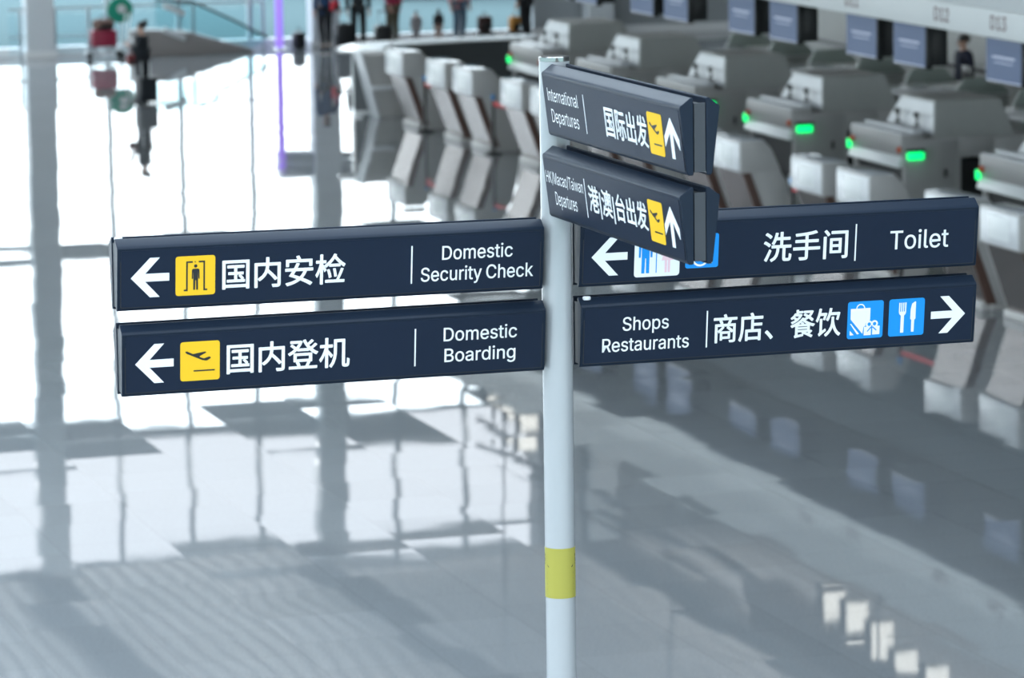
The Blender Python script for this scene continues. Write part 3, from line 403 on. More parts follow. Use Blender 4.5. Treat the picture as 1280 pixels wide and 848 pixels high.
# entrance canopy over the doors by the purple light
struct(MB().use(FRAME).box(23.4, 25.1, WY - .6, WY - .1, 2.45, 2.9, .03).build('trim_6'))
for k, (x, lab) in enumerate(((17.9, 'pale grey steel column at the far left of the glass wall'),
                              (24.5, 'pale grey steel column between the purple light and the standing travellers'),
                              (31.15, 'pale grey steel column of the glass wall behind the check-in desks'))):
    c = thing('steel_column', lab, 'column', (x, WY - .45, 0), group='columns along the glass wall')
    MB().use(COLUMN).box(-.32, .32, -.25, .25, 0, CZ - .12, .03).build('shaft', c)
    MB().use(PLINTH).box(-.36, .36, -.29, .29, 0, .16, .01).build('base_collar', c)

# ================================================================== THE SIGNPOST
PX, PY = 5.4152, 16.4949
post = thing('wayfinding_signpost', 'white signpost with six navy direction signs in sharp focus at the centre', 'signpost', (PX, PY, 0))
PR = .0642; PTOP = H - 1.447
o = MB().use(POLEW).lathe([(0, 0), (PR, 0), (PR, PTOP), (0, PTOP)], seg=64).build('pole', post, smooth=True)
MB().use(STEEL).lathe([(0, 0), (.2, 0), (.2, .015), (.19, .02), (PR + .03, .02), (PR + .02, .09), (PR, .1), (0, .1)], seg=48).build('base_plate', post, smooth=True)
MB().use(CHROME).lathe([(0, PTOP), (PR + .0015, PTOP), (PR + .0015, PTOP + .016), (PR - .004, PTOP + .020), (0, PTOP + .021)], seg=64).build('pole_cap', post, smooth=True)
# yellow caution band with a black triangle and small marks at two sides
zb0, zb1 = H - 3.746, H - 3.529
band = MB().use(STICK).lathe([(PR, zb0), (PR + .0012, zb0), (PR + .0012, zb1), (PR, zb1)], seg=64).build('caution_band', post, smooth=True)
tag(band, 'yellow caution sticker wrapped around the pole')
mk = MB().use(INK)
def wrap(pts, ang):      # small flat marks wrapped on the cylinder: pts (arc metres, z)
    vs = [mk.bm.verts.new(((PR + .002) * math.cos(ang + a / PR), (PR + .002) * math.sin(ang + a / PR), z)) for a, z in pts]
    mk.face(vs)
toc = math.atan2(-PY, -PX)
for sg in (-1, 1):
    ang = toc + sg * R(76)
    zc = zb1 - .055
    tri = [(-.034, zc - .03), (.034, zc - .03), (0, zc + .03)]; inn = [(-.026, zc - .025), (.026, zc - .025), (0, zc + .021)]
    for k in range(3):
        k2 = (k + 1) % 3
        wrap([tri[k], tri[k2], inn[k2], inn[k]], ang)
    wrap([(-.003, zc - .008), (.003, zc - .008), (.003, zc + .010), (-.003, zc + .010)], ang)
    wrap([(-.003, zc - .019), (.003, zc - .019), (.003, zc - .013), (-.003, zc - .013)], ang)
    for k in range(4):
        z = zb1 - .105 - k * .024
        wrap([(-.022, z - .007), (.022, z - .007), (.022, z), (-.022, z)], ang)
mk.build('caution_mark', band)

WA, WS, WB, DS, DB = .0259, .0821, .0507, .0302, .2976
FL = math.hypot(DB - DS, WS - WB)
EX, EZ = (WB - WS) / FL, -(DB - DS) / FL           # down the face, in (w, z)
NX, NZ = -EZ, EX                                   # outward normal (w, z)
def fpt(a, b, out=0.0):                            # face coordinates -> panel local (x, y, z)
    return (a, -(WS + EX * b + NX * out), -DS + EZ * b + NZ * out)

def flat(mb, polys, out=.0035):
    for p in polys: mb.face([mb.bm.verts.new(fpt(a, b, out)) for a, b in p])
def slab(mb, pts, out0, out1):                     # sheet with real thickness on the face
    A = [mb.bm.verts.new(fpt(a, b, out0)) for a, b in pts]; B = [mb.bm.verts.new(fpt(a, b, out1)) for a, b in pts]
    mb.face(B); n = len(pts)
    for i in range(n): mb.face((A[i], A[(i + 1) % n], B[(i + 1) % n], B[i]))
def rrect(a0, a1, b0, b1, r=.012, n=5):
    P = []
    for cx, cy, s0 in ((a1 - r, b1 - r, 0), (a0 + r, b1 - r, 90), (a0 + r, b0 + r, 180), (a1 - r, b0 + r, 270)):
        for k in range(n + 1):
            t = R(s0 + 90 * k / n); P.append((cx + r * math.cos(t), cy + r * math.sin(t)))
    return P
def circ(u, v, r, n=20, ry=None): return [(u + r * math.cos(2 * math.pi * k / n), v + (ry or r) * math.sin(2 * math.pi * k / n)) for k in range(n)]
def rect(u0, u1, v0, v1): return [(u0, v0), (u1, v0), (u1, v1), (u0, v1)]

PLANE = [[(.125, .265), (.13, .243), (.175, .240), (.315, .313), (.595, .270), (.630, .265), (.660, .290), (.490, .377), (.487, .397), (.595, .442), (.735, .398), (.770, .420), (.768, .440), (.685, .493), (.655, .500), (.550, .478), (.330, .378), (.160, .298)],
         rect(.335, .875, .730, .765)]
GATE = [rect(.265, .305, .13, .87), rect(.205, .305, .845, .885), rect(.70, .74, .13, .87), rect(.70, .80, .845, .885), rect(.305, .43, .13, .17),
        rect(.58, .70, .13, .17), rect(.475, .505, .135, .165), circ(.505, .255, .042),
        [(.44, .325), (.57, .325), (.60, .35), (.605, .58), (.575, .58), (.57, .40), (.565, .60), (.565, .86), (.52, .86), (.515, .62), (.495, .62), (.49, .86), (.445, .86), (.445, .60), (.44, .40), (.435, .58), (.405, .58), (.41, .35)]]
def arcband(cu, cv, r0, r1, t0, t1, n=12):
    o = [(cu + r1 * math.cos(R(t0 + (t1 - t0) * k / n)), cv + r1 * math.sin(R(t0 + (t1 - t0) * k / n))) for k in range(n + 1)]
    i = [(cu + r0 * math.cos(R(t0 + (t1 - t0) * k / n)), cv + r0 * math.sin(R(t0 + (t1 - t0) * k / n))) for k in range(n + 1)]
    return o + i[::-1]
BAG = [[(.08, .19), (.63, .185), (.63, .52), (.56, .55), (.51, .60), (.50, .67), (.455, .69), (.43, .875), (.085, .47)], [(.075, .59), (.10, .585), (.34, .87), (.28, .885)], [(.075, .77), (.19, .895), (.075, .90)],
       arcband(.355, .19, .095, .125, 180, 360)]
GIFT = [rect(.47, .67, .69, .92), rect(.705, .91, .68, .91), circ(.612, .625, .095), circ(.762, .62, .095)]
GIFTCUT = [circ(.612, .625, .048), circ(.762, .62, .048), rect(.67, .705, .66, .92), [(.66, .69), (.685, .71), (.57, .83), (.55, .81)], [(.72, .69), (.695, .71), (.81, .81), (.83, .79)]]
FORK = [rect(.275, .31, .10, .36), rect(.335, .365, .10, .36), rect(.39, .42, .10, .36), rect(.445, .48, .10, .36), [(.275, .34), (.48, .34), (.47, .40), (.425, .45), (.425, .91), (.335, .91), (.335, .45), (.285, .40)],
        [(.73, .08), (.75, .10), (.75, .55), (.72, .58), (.715, .90), (.64, .90), (.635, .58), (.605, .55), (.605, .30), (.64, .14)]]
MAN = [[(1.15 * (u - .27) + .245, v) for u, v in q] for q in (circ(.27, .16, .055), [(.19, .24), (.35, .24), (.40, .28), (.40, .58), (.365, .58), (.355, .32), (.345, .32), (.345, .92), (.285, .92), (.28, .60), (.26, .60), (.255, .92), (.195, .92), (.195, .32), (.185, .32), (.175, .58), (.14, .58), (.14, .28)])]
LINE = [rect(.475, .495, .10, .92)]
WOMAN = [circ(.73, .16, .055), [(.67, .24), (.79, .24), (.88, .55), (.85, .57), (.78, .34), (.86, .66), (.79, .66), (.79, .92), (.74, .92), (.74, .66), (.72, .66), (.72, .92), (.67, .92), (.67, .66), (.60, .66), (.68, .34), (.61, .57), (.58, .55)]]
CARE = [circ(.42, .16, .07), [(.37, .26), (.48, .26), (.50, .52), (.70, .52), (.82, .86), (.74, .90), (.63, .62), (.40, .62)], arcband(.45, .70, .20, .26, 40, 320)]

def icon(par, name, a0, b0, sz, base, layers, label=None):
    mb = MB().use(base); slab(mb, rrect(a0, a0 + sz, b0, b0 + sz, .07 * sz), .0022, .0034)
    for k, (m_, polys) in enumerate(layers):
        mb.use(m_); flat(mb, [[(a0 + u * sz, b0 + v * sz) for u, v in p] for p in polys], .0044 + .0004 * k)
    return tag(mb.build(name, par), label)
def arrow(par, a, b, ang):
    pts = [(0, 0), (.080, -.083), (.121, -.083), (.060, -.0165), (.161, -.0165), (.161, .0165), (.060, .0165), (.121, .083), (.080, .083)]
    c, s = math.cos(ang), math.sin(ang); mb = MB().use(WHITEL)
    slab(mb, [(a + x * c - y * s, b + x * s + y * c) for x, y in pts], .0022, .0034)
    return mb.build('arrow', par)
def letters(mb, VF, fa, fb, weight, put=None):
    # stroke weight: the sheet swept round a small circle, each pass a hair further out
    put = put or (lambda a, b, k: fpt(a, b, .0030 + .0003 * k))
    for k in range(9 if weight else 1):
        da, db = (0, 0) if k == 8 else (weight * math.cos(k * math.pi / 4), weight * math.sin(k * math.pi / 4))
        vs = [mb.bm.verts.new(put(fa(x) + da, fb(y) + db, k)) for x, y in VF[0]]
        for f in VF[1]: mb.face([vs[i] for i in f])
def extent(V):
    xs = [p[0] for p in V]; ys = [p[1] for p in V]
    return min(xs), max(xs), min(ys), max(ys)
def write(par, name, lines, weight=0.0):
    for s, a0, a1, base, cap in lines:
        mb = MB().use(WHITEL)
        T = text_fill(s); x0, x1, _, _ = extent(T[0])
        sy = cap / CAP; sx = (a1 - a0) / (x1 - x0)
        letters(mb, T, lambda x: a0 + (x - x0) * sx, lambda y: base - y * sy, weight)
        mb.build(name, par)
def write_box(par, name, s, a0, a1, b0, b1, weight):
    mb = MB().use(WHITEL); T = text_fill(s)
    a0 += weight; a1 -= weight; b0 += weight; b1 -= weight
    x0, x1, y0, y1 = extent(T[0])
    letters(mb, T, lambda x: a0 + (x - x0) / (x1 - x0) * (a1 - a0), lambda y: b1 - (y - y0) / (y1 - y0) * (b1 - b0), weight)
    return mb.build(name, par)
def divider(par, a, b0=.053, b1=.215, w=.006):
    mb = MB().use(WHITEL); slab(mb, rect(a - w / 2, a + w / 2, b0, b1), .0022, .0034); return mb.build('divider_bar', par)

def panel(label, a0, a1, zt, rz=0.0, tilt=0.0, bolt=None):
    # half shell facing the reader
    ins = .006
    prof = [(-WA, -ins * .6), (-WA - .004, 0), (-WA - .012, -.001), (-WS + .012, -DS + .0045), (-WS + .004, -DS), (-WS, -DS - .007), (-WB - .001, -DB + .010), (-WB + .006, -DB), (-WA - .004, -DB), (-WA, -DB + .004)]
    front = MB().use(NAVY).prism(prof, 'x', a0, a1).build('sign_panel', post, smooth=True)
    tag(front, label)
    bv = front.modifiers.new('bevel', 'BEVEL'); bv.width = .0042; bv.segments = 3; bv.limit_method = 'ANGLE'; bv.angle_limit = R(40)
    front.location = (0, 0, zt - 0); front.rotation_euler = (0, -tilt, rz)
    back = MB().use(NAVY).prism([(-y, z) for y, z in prof], 'x', a0, a1).build('rear_shell', front, smooth=True)
    bv = back.modifiers.new('bevel', 'BEVEL'); bv.width = .0042; bv.segments = 3; bv.limit_method = 'ANGLE'; bv.angle_limit = R(40)
    e0, e1 = (a0 + .004, a1 - .002)
    MB().use(SLOT).box(a0 + .02, a1 - .02, -WA - .001, WA + .001, -DB + .02, -.028).build('inner_spine', front)
    for q in (e0, e1 - .014):
        tag(MB().use(SILVER).box(q, q + .014, -WA + .004, WA - .003, -DB + .012, -.022).build('end_cap', front), 'grey metal end cap in the slot of the sign')
    fp = MB().use(NAVY_FACE); slab(fp, rrect(a0 + .016, a1 - .016, .016, FL - .016, .004), -.0005, .0022); fp.build('face_sheet', front)
    gv = MB().use(SLOT); slab(gv, rrect(a0 + .0125, a1 - .0125, .0125, FL - .0125, .005), -.001, .0006); gv.build('face_gap', front)
    if bolt:
        MB().use(BOLTW).lathe([(0, 0), (.016, 0), (.018, .003), (.018, .010), (.015, .014), (0, .015)], bolt[0], bolt[1], 20).build('bolt', front, smooth=True).location = (0, 0, bolt[2])
    return front

L0, L1, C0, C1 = .0812, 1.9055, .0732, 1.768
LP = -1
ytop = lambda t: H + t
IC = .1665; B0 = .050
# --- left arm, upper
p = panel('upper left sign: domestic security check with gate pictogram', -1.9095, -.0785, ytop(-2.1095), 0, R(-.22), (-1.885, .006, -.012))
arrow(p, -1.8535, .1315, 0); icon(p, 'gate_pictogram', -1.666, .049, IC, YELLOW, [(INK, GATE)], 'yellow square with black body-scanner gate pictogram')
write_box(p, 'chinese_lettering', '国内安检', -1.470, -.944, .068, .199, .0022); divider(p, -.658)
write(p, 'english_lettering', [('Domestic', -.526, -.218, .1185, .0585), ('Security Check', -.617, -.1255, .2085, .0585)], .0008)
# --- left arm, lower
p = panel('lower left sign: domestic boarding with take-off pictogram', -1.9005, -.0760, ytop(-2.4568), 0, R(.02))
arrow(p, -1.8455, .1335, 0); icon(p, 'takeoff_pictogram', -1.6562, .0505, IC, YELLOW, [(INK, PLANE)], 'yellow square with black aeroplane taking off')
write_box(p, 'chinese_lettering', '国内登机', -1.4608, -.934, .068, .199, .0022); divider(p, -.650)
write(p, 'english_lettering', [('Domestic', -.526, -.2045, .1140, .0575), ('Boarding', -.521, -.2097, .2045, .0570)], .0008)
# --- right arm, upper
p = panel('upper right sign: toilet, partly behind the departures signs', .0830, 1.9110, ytop(-2.1110), 0, R(-.14))
arrow(p, .1340, .1412, 0)
icon(p, 'toilet_pictogram', .3265, .034, .2045, WHITEL, [(BLUE, MAN + LINE), (PINK, WOMAN)], 'white square with blue man and pink woman pictogram')
icon(p, 'accessible_pictogram', .5575, .062, .1490, BLUE, [(WHITEL, CARE)], 'bright blue square pictogram mostly hidden')
write_box(p, 'chinese_lettering', '洗手间', .912, 1.302, .071, .203, .0022); divider(p, 1.3375, .054, .217)
write(p, 'english_lettering', [('Toilet', 1.498, 1.771, .1750, .0815)], .0008)
# --- right arm, lower
p = panel('lower right sign: shops and restaurants with two blue pictograms', .0815, 1.9010, ytop(-2.4548), 0, R(.03), (.118, -.044, -.010))
write(p, 'english_lettering', [('Shops', .268, .4750, .1180, .0585), ('Restaurants', .1785, .5690, .2080, .0580)], .0008)
divider(p, .6505); write_box(p, 'chinese_lettering', '商店、餐饮', .680, 1.267, .0715, .2005, .0022)
icon(p, 'shopping_pictogram', 1.298, .0520, IC, BLUE, [(WHITEL, BAG + GIFT), (BLUE, GIFTCUT)], 'blue square with white shopping bag and gift')
icon(p, 'dining_pictogram', 1.491, .0520, IC, BLUE, [(WHITEL, FORK)], 'blue square with white fork and knife')
arrow(p, 1.8505, .1342, math.pi)
# --- arm towards the viewer, upper and lower
p = panel('upper departures sign facing left: international departures', C0, C1, ytop(-1.4548), -math.pi / 2)
write(p, 'english_lettering', [('International', .133, .530, .1155, .0540), ('Departures', .158, .512, .2050, .0560)]); divider(p, .6035)
write_box(p, 'chinese_lettering', '国际出发', .858, 1.368, .073, .202, .0022)
icon(p, 'takeoff_pictogram', 1.3795, .0520, IC, YELLOW, [(INK, PLANE)], 'yellow square with black aeroplane taking off')
arrow(p, 1.645, .0545, math.pi / 2)
p = panel('lower departures sign facing left: Hong Kong, Macao and Taiwan departures', C0, C1 - .003, ytop(-1.7979), -math.pi / 2)
write(p, 'english_lettering', [('HK/Macao/Taiwan', .100, .580, .1175, .0500), ('Departures', .195, .477, .2055, .0560)]); divider(p, .606)
write_box(p, 'chinese_lettering', '港|澳|台出发', .648, 1.362, .070, .202, .0022)
icon(p, 'takeoff_pictogram', 1.3795, .0520, IC, YELLOW, [(INK, PLANE)], 'yellow square with black aeroplane taking off')
arrow(p, 1.640, .0545, math.pi / 2)

# ================================================================== CHECK-IN KIOSKS
KX = 20.8
def kiosk(label):
    t = thing('check_in_kiosk', label, 'kiosk', group='check-in kiosks in front of the desks')
    y = .59
    body = MB().use(GREY)
    body.prism([(.06, .98), (.60, .98), (.70, .84), (.84, .09), (.375, .09)], 'y', -y, y, .012)
    body.build('body', t, smooth=True)
    h = MB().use(GREY).prism([(0, .96), (0, 1.42), (.36, 1.42), (.48, 1.29), (.62, .97), (.60, .96)], 'y', -y, y, .014).build('head', t, smooth=True)
    f = MB().use(WHITE).box(-.014, .004, -y + .03, y - .03, .985, 1.395, .006).build('front_panel', h, smooth=True); tag(f, 'white front panel')
    MB().use(OFFW).box(-.018, -.010, -.30, .30, 1.05, 1.34, .004).build('screen', h, smooth=True)
    tp = MB().use(TOPW).box(.01, .35, -y + .01, y - .01, 1.42, 1.432, .004).build('top_plate', h, smooth=True)
    sl = MB().use(BROWN).prism([(.045, .965), (.064, .965), (.375, .09), (.356, .09)], 'y', -y + .01, y - .09).build('lower_panel', t); tag(sl, 'shiny brownish lower panel')
    MB().use(mat('brown_edge_strip', (.085, .048, .038), .4)).prism([(.03, .965), (.15, .965), (.47, .09), (.335, .09)], 'y', -y - .012, -y + .03).build('edge_strip', t)
    MB().use(GREY).box(.42, .82, -y + .03, y - .03, .0, .10, .01).box(.30, .46, -y + .08, y - .05, .0, .11, .012).build('base', t, smooth=True)
    return t
KY = [(45.99, 'nearest kiosk, at the right edge beyond the toilet sign'), (47.70, 'kiosk second from the right edge, mostly behind the toilet sign'),
      (50.68, 'kiosk with white panel just above the toilet sign, right one of that pair'), (52.35, 'kiosk with white panel just above the toilet sign, left one of that pair'),
      (55.48, 'kiosk right beside the free end of the departures signs'), (57.10, 'kiosk directly behind the free end of the departures signs'),
      (60.0, 'kiosk hidden behind the middle of the departures signs'), (61.6, 'kiosk hidden behind the departures signs, near the pole'),
      (64.05, 'kiosk standing just behind the top of the sign pole'), (65.68, 'kiosk immediately left of the sign pole top'),
      (68.45, 'kiosk with red belt on its right, second left of the sign pole'), (70.10, 'kiosk with bright top, third left of the sign pole'),
      (72.75, 'farthest full kiosk, beside the end of the curved counter')]
k0 = None
for y, lab in KY:
    lab = 'grey ' + lab
    if k0 is None: k0 = kiosk(lab); k0.location = (KX, y, 0)
    else: copy_thing(k0, (KX, y, 0), lab)

# ------------------------------------------------------------------ belt barriers between the kiosk pairs
def barrier(x, y, label, dy):
    t = thing('belt_barrier', label, 'barrier', (x, y, 0), group='belt barriers between the kiosks')
    MB().use(RUBBER).lathe([(0, 0), (.16, 0), (.16, .02), (.04, .05), (0, .05)], seg=24).build('base', t, smooth=True)
    MB().use(BLACK).cyl(0, 0, .04, .95, .032).build('post', t, smooth=True)
    MB().use(mat('blue_cap', (.05, .25, .55), .4)).cyl(0, 0, .95, 1.03, .04, .034).build('belt_cassette', t, smooth=True)
    MB().use(RED).box(-.004, .004, min(0, dy), max(0, dy), .84, .91).build('belt', t)
barrier(KX + .28, 53.62, 'black belt barrier with red belt between kiosks right of the departures signs', -.60)
barrier(KX + .28, 49.75, 'black belt barrier with red belt behind the toilet sign', -1.3)
barrier(KX + .28, 67.6, 'black belt barrier with red belt second left of the sign pole', -1.15)
barrier(KX + .28, 71.75, 'black belt barrier with red belt by the farthest kiosks', -.85)

# ================================================================== BAG-DROP CHECK-IN DESKS
DX = 23.7
def desk(label):
    t = thing('bag_drop_desk', label, 'check-in desk', group='bag-drop desks behind the kiosks')
    b = MB().use(GREY)
    b.box(0, 2.1, .88, 1.0, 0, 1.22, .01); b.box(0, .86, -1.0, -.88, 0, 1.22, .01)
    b.box(.86, 1.42, -1.0, -.88, .95, 1.22, .01); b.box(1.42, 2.1, -1.0, -.88, 0, 1.22, .01); b.box(.86, 1.42, -1.0, -.88, 0, .28, .01)
    b.box(1.9, 2.1, -.9, .9, 0, 1.22, .01); b.box(.02, 2.05, -.95, .95, 1.16, 1.24, .008)
    b.build('cabinet', t, smooth=True)
    fb = MB().use(GREY).box(-.05, .30, -.98, .98, .98, 1.30, .006).build('front_beam', t, smooth=True)
    MB().use(WHITE).box(-.04, .12, -.96, .96, 1.30, 1.325, .006).box(.17, .33, -.90, .96, 1.30, 1.36, .006).build('lid_rail', fb, smooth=True)
    MB().use(OFFW).prism([(-.05, .985), (.02, .985), (.02, .82), (-.10, .82), (-.10, .84)], 'y', -.97, .97, .003).build('light_strip', t, smooth=True)
    MB().use(BLACK).box(.05, .09, -.88, .88, .05, .98).build('opening_shade', t)  # black sheet put in for the shade inside the opening
    MB().use(RUBBER).box(-.02, 1.8, -.80, .80, .16, .22, .01).build('conveyor_belt', t)
    MB().use(STEEL).box(-.04, 1.8, -.88, -.80, .10, .26, .01).box(-.04, 1.8, .80, .88, .10, .26, .01).build('conveyor_rail', t, smooth=True)
    dr = MB().use(BLACK).box(.90, 1.38, -.955, -.93, .30, .93).build('dark_recess', t)
    fr = MB().use(GREY).box(.82, .88, -1.02, -.99, .24, .99).box(1.40, 1.46, -1.02, -.99, .24, .99).box(.82, 1.46, -1.02, -.99, .95, 1.01).build('door_frame', t)
    MB().use(BLACK).box(.62, .66, -1.015, -.995, .66, .78).build('handle', t)
    MB().use(BLACK).box(.62, .66, -1.015, -.995, .36, .48).build('handle', t)
    gl = MB().use(GREENLED).box(.02, .28, -1.075, -1.0, .94, 1.055, .02).build('indicator_light', t, smooth=True); tag(gl, 'lit green indicator light')
    MB().use(BLACK).box(.0, .30, -1.07, -1.0, 1.058, 1.10, .006).build('indicator_hood', gl)
    MB().use(GREENLED).box(-.10, -.02, .93, 1.03, .94, 1.08, .02).build('indicator_light', t, smooth=True)
    MB().use(ORANGE).ball(-.06, -.93, 1.085, .05).build('stop_button', t, smooth=True)
    MB().use(ORANGE).ball(-.07, .86, 1.10, .05).build('stop_button', t, smooth=True)
    # hood over the scanner: chamfered box with a white front
    hd = MB().use(GREYD)
    x0, x1, y0, y1, z0, z1 = .50, 1.80, -.93, 1.0, 1.24, 1.78
    ins = .58
    P = [(x0, y0, z0), (x1, y0, z0), (x1, y1, z0), (x0, y1, z0), (x0 + .05, y0 + .10, z1), (x1 - .20, y0 + .10, z1), (x1 - .20, y1 - ins, z1), (x0 + .05, y1 - ins, z1)]
    bm = bmesh.new(); vs = [bm.verts.new(p) for p in P]
    for q in ((0, 3, 2, 1), (4, 5, 6, 7), (0, 1, 5, 4), (1, 2, 6, 5), (2, 3, 7, 6), (3, 0, 4, 7)): bm.faces.new([vs[k] for k in q])
    bmesh.ops.bevel(bm, geom=bm.edges, offset=.02, segments=2, affect='EDGES')
    hd.add(bm); hood = hd.build('scanner_hood', t, smooth=True)
    fw_ = MB().use(WHITE); d = .012
    pts = [(x0 - d, y0 + .03, z0 + .03), (x0 - d, y1 - .05, z0 + .03), (x0 + .05 - d, y1 - ins - .02, z1 - .03), (x0 + .05 - d, y0 + .12, z1 - .03)]
    A = [fw_.bm.verts.new(p) for p in pts]; B = [fw_.bm.verts.new((p[0] + .02, p[1], p[2])) for p in pts]
    fw_.face(A); fw_.face(B)
    for k in range(4): fw_.face((A[k], A[(k + 1) % 4], B[(k + 1) % 4], B[k]))
    tag(fw_.build('hood_front', hood), 'white front of the scanner hood')
    for yy in (.30, -.42):
        sc = MB().use(BLACK).box(.40, .46, yy - .03, yy + .03, 1.36, 1.40).box(.42, .45, yy - .015, yy + .015, 1.40, 1.50).box(.39, .46, yy - .04, yy + .04, 1.50, 1.58, .012).build('hand_scanner', t)
    return t
DY = [(47.5, 'bag-drop desk at the right edge, cut off by the frame'), (52.0, 'bag-drop desk right of the toilet sign, green light left of the frame edge'), (56.75, 'bag-drop desk directly above the word on the toilet sign'), (61.15, 'bag-drop desk just right of the departures signs'),
      (65.5, 'bag-drop desk behind the departures signs, middle of the row'), (69.8, 'bag-drop desk behind the top edge of the international departures sign'), (73.75, 'farthest bag-drop desk, just left of the sign pole top')]
d0 = None
for y, lab in DY:
    lab = 'grey ' + lab
    if d0 is None: d0 = desk(lab); d0.location = (DX, y, 0)
    else: copy_thing(d0, (DX, y, 0), lab)

# agents' counters behind: sloping dark green-grey privacy screens and pale worktops
def agent(label):
    t = thing('agent_counter', label, 'counter', group='agent counters below the screens')
    MB().use(GREYD).box(0, .85, -1.05, 1.05, 0, 1.02, .015).build('cabinet', t, smooth=True)
    MB().use(OFFW).box(-.06, .90, -1.08, 1.08, 1.02, 1.06, .01).build('worktop', t, smooth=True)
    for q in (-1.12, 1.06): MB().use(GREEN_GREY).prism([(-.15, 1.05), (.0, 1.32), (.6, 1.32), (.85, 1.05)], 'y', q, q + .06, .006).build('privacy_screen', t, smooth=True)
    MB().use(GREEN_GREY).box(-.02, 0, -1.05, 1.05, .1, 1.0).build('front_board', t)
    k = MB().use(TOPW).prism([(-.85, .99), (.0, 1.06), (.0, 1.11), (-.85, 1.04)], 'y', -.80, .80, .012).build('lit_keyboard_ledge', t, smooth=True)
    MB().use(BLACK).box(.55, .60, -.22, .22, 1.16, 1.42, .01).box(.56, .62, -.04, .04, 1.06, 1.2).build('computer_monitor', t, smooth=True)
    return t
a0 = None
for i, (y, lab) in enumerate(((46.4, 'under the right edge of the fascia'), (51.0, 'below the pair of screens right of the fascia middle'), (55.6, 'below the second pair of screens from the right'), (60.2, 'below the third pair of screens from the right'),
                              (64.7, 'below the fourth pair of screens from the right'), (69.2, 'above the sign pole top, below the farthest screens'), (73.5, 'at the far end of the counter row'))):
    lab = 'grey agent counter with pale worktop ' + lab
    if a0 is None: a0 = agent(lab); a0.location = (28.2, y + .25, 0)
    else: copy_thing(a0, (28.2, y + .25, 0), lab)
# rear partition of the check-in island
struct(MB().use(GREYD).box(30.2, 30.4, 36, 77, 0, 2.3, .01).build('wall_check_in'))
struct(MB().use(BLACK).box(30.15, 30.2, 36, 77, 1.05, 1.12).build('trim_7'))

# ================================================================== CANOPY WITH DESK NUMBERS AND SCREENS
FX = 21.05
ROD = mat('dark_rod', (.10, .11, .12), .5)
can = thing('check_in_canopy', 'long pale grey canopy numbered D10 to D13 over the check-in desks', 'canopy', (FX, 0, 0))
MB().use(FASCIA).box(0, .12, 34, 74, 3.46, 3.81, .01).build('fascia', can, smooth=True)
MB().use(FASCIAT).prism([(.05, 3.81), (1.0, 4.9), (3.1, 4.9), (3.1, 4.82), (1.04, 4.82), (.12, 3.78)], 'y', 34, 74).build('roof_sheet', can)
MB().use(GREYD).box(.12, 3.1, 34, 74, 3.52, 3.56).build('soffit', can)
for k in range(5): MB().use(ROD).tube((1.5, 36 + 9 * k, 4.9), (1.5, 36 + 9 * k, 12.0), .018).build('hanger_rod', can, smooth=True)
for s_, y in (('D13', 46.60), ('D12', 48.34), ('D11', 51.33), ('D10', 53.06)):
    mb = MB().use(MAROON); T = text_fill(s_); x0, x1, q0, q1 = extent(T[0])
    letters(mb, T, lambda v: (v - x0) / (x1 - x0) * .46 - .23, lambda v: (v - q0) / (q1 - q0) * .17, .003, lambda a, b, k: (-.003 - .0004 * k, y - a, 3.565 + b))
    mb.build('desk_number', can)
def monitor(label):
    t = thing('flight_screen', label, 'screen', group='blue screens under the canopy')
    MB().use(BLACK).box(0, .09, -.56, .56, -.30, .30, .01).box(.09, .34, -.50, .50, -.26, .34, .02).build('housing', t, smooth=True)
    sc = MB().use(SCREEN).box(-.006, .004, -.53, .53, -.27, .27).build('display', t)
    MB().use(SCREENT).box(-.009, -.006, -.34, .34, .03, .055).box(-.009, -.006, -.28, .28, -.03, -.018).box(-.009, -.006, -.53, .53, -.27, -.255).build('text_lines', sc)
    MB().use(BLACK).box(.12, .18, -.03, .03, .34, .4575).build('hanger', t)
    return t
m0 = None
MY = [(47.87, 'under the number D13 at the right edge'), (50.90, 'under the fascia just right of the number D11'), (52.57, 'under the fascia just left of the number D11'),
      (55.50, 'fourth from the right, right one of its pair'), (57.20, 'fifth from the right, left one of its pair'), (60.05, 'sixth from the right, right one of its pair'),
      (61.62, 'seventh from the right, left one of its pair'), (64.38, 'second from the left end of the screen row'), (65.75, 'first at the left end of the screen row')]
for y, lab in MY:
    lab = 'blue flight screen in black housing ' + lab
    if m0 is None: m0 = monitor(lab); m0.location = (21.7, y, 3.06)
    else: copy_thing(m0, (21.7, y, 3.06), lab)

# ================================================================== CURVED INFORMATION COUNTER
ct = thing('curved_counter', 'dark grey curved counter with bright white top behind the farthest kiosks', 'counter', (20.95, 75.35, 0))
path = [(-.05, 0), (.10, .75), (.45, 1.25), (1.0, 1.60), (1.8, 1.82), (2.8, 1.95), (3.9, 2.0), (5.4, 2.0)]
def ribbon(mb, th, z0, z1):
    L, Rr = [], []
    for i, p in enumerate(path):
        a = Vector(path[max(0, i - 1)]); b = Vector(path[min(len(path) - 1, i + 1)]); d = (b - a).normalized(); n = Vector((-d.y, d.x))
        L.append(Vector(p) + n * th / 2); Rr.append(Vector(p) - n * th / 2)
    rows = []
    for q in zip(L, Rr):
        rows.append([mb.bm.verts.new((q[0].x, q[0].y, z0)), mb.bm.verts.new((q[1].x, q[1].y, z0)), mb.bm.verts.new((q[1].x, q[1].y, z1)), mb.bm.verts.new((q[0].x, q[0].y, z1))])
    for a, b in zip(rows, rows[1:]):
        for k in range(4): mb.face((a[k], a[(k + 1) % 4], b[(k + 1) % 4], b[k]))
    mb.face(rows[0]); mb.face(rows[-1][::-1]); return mb
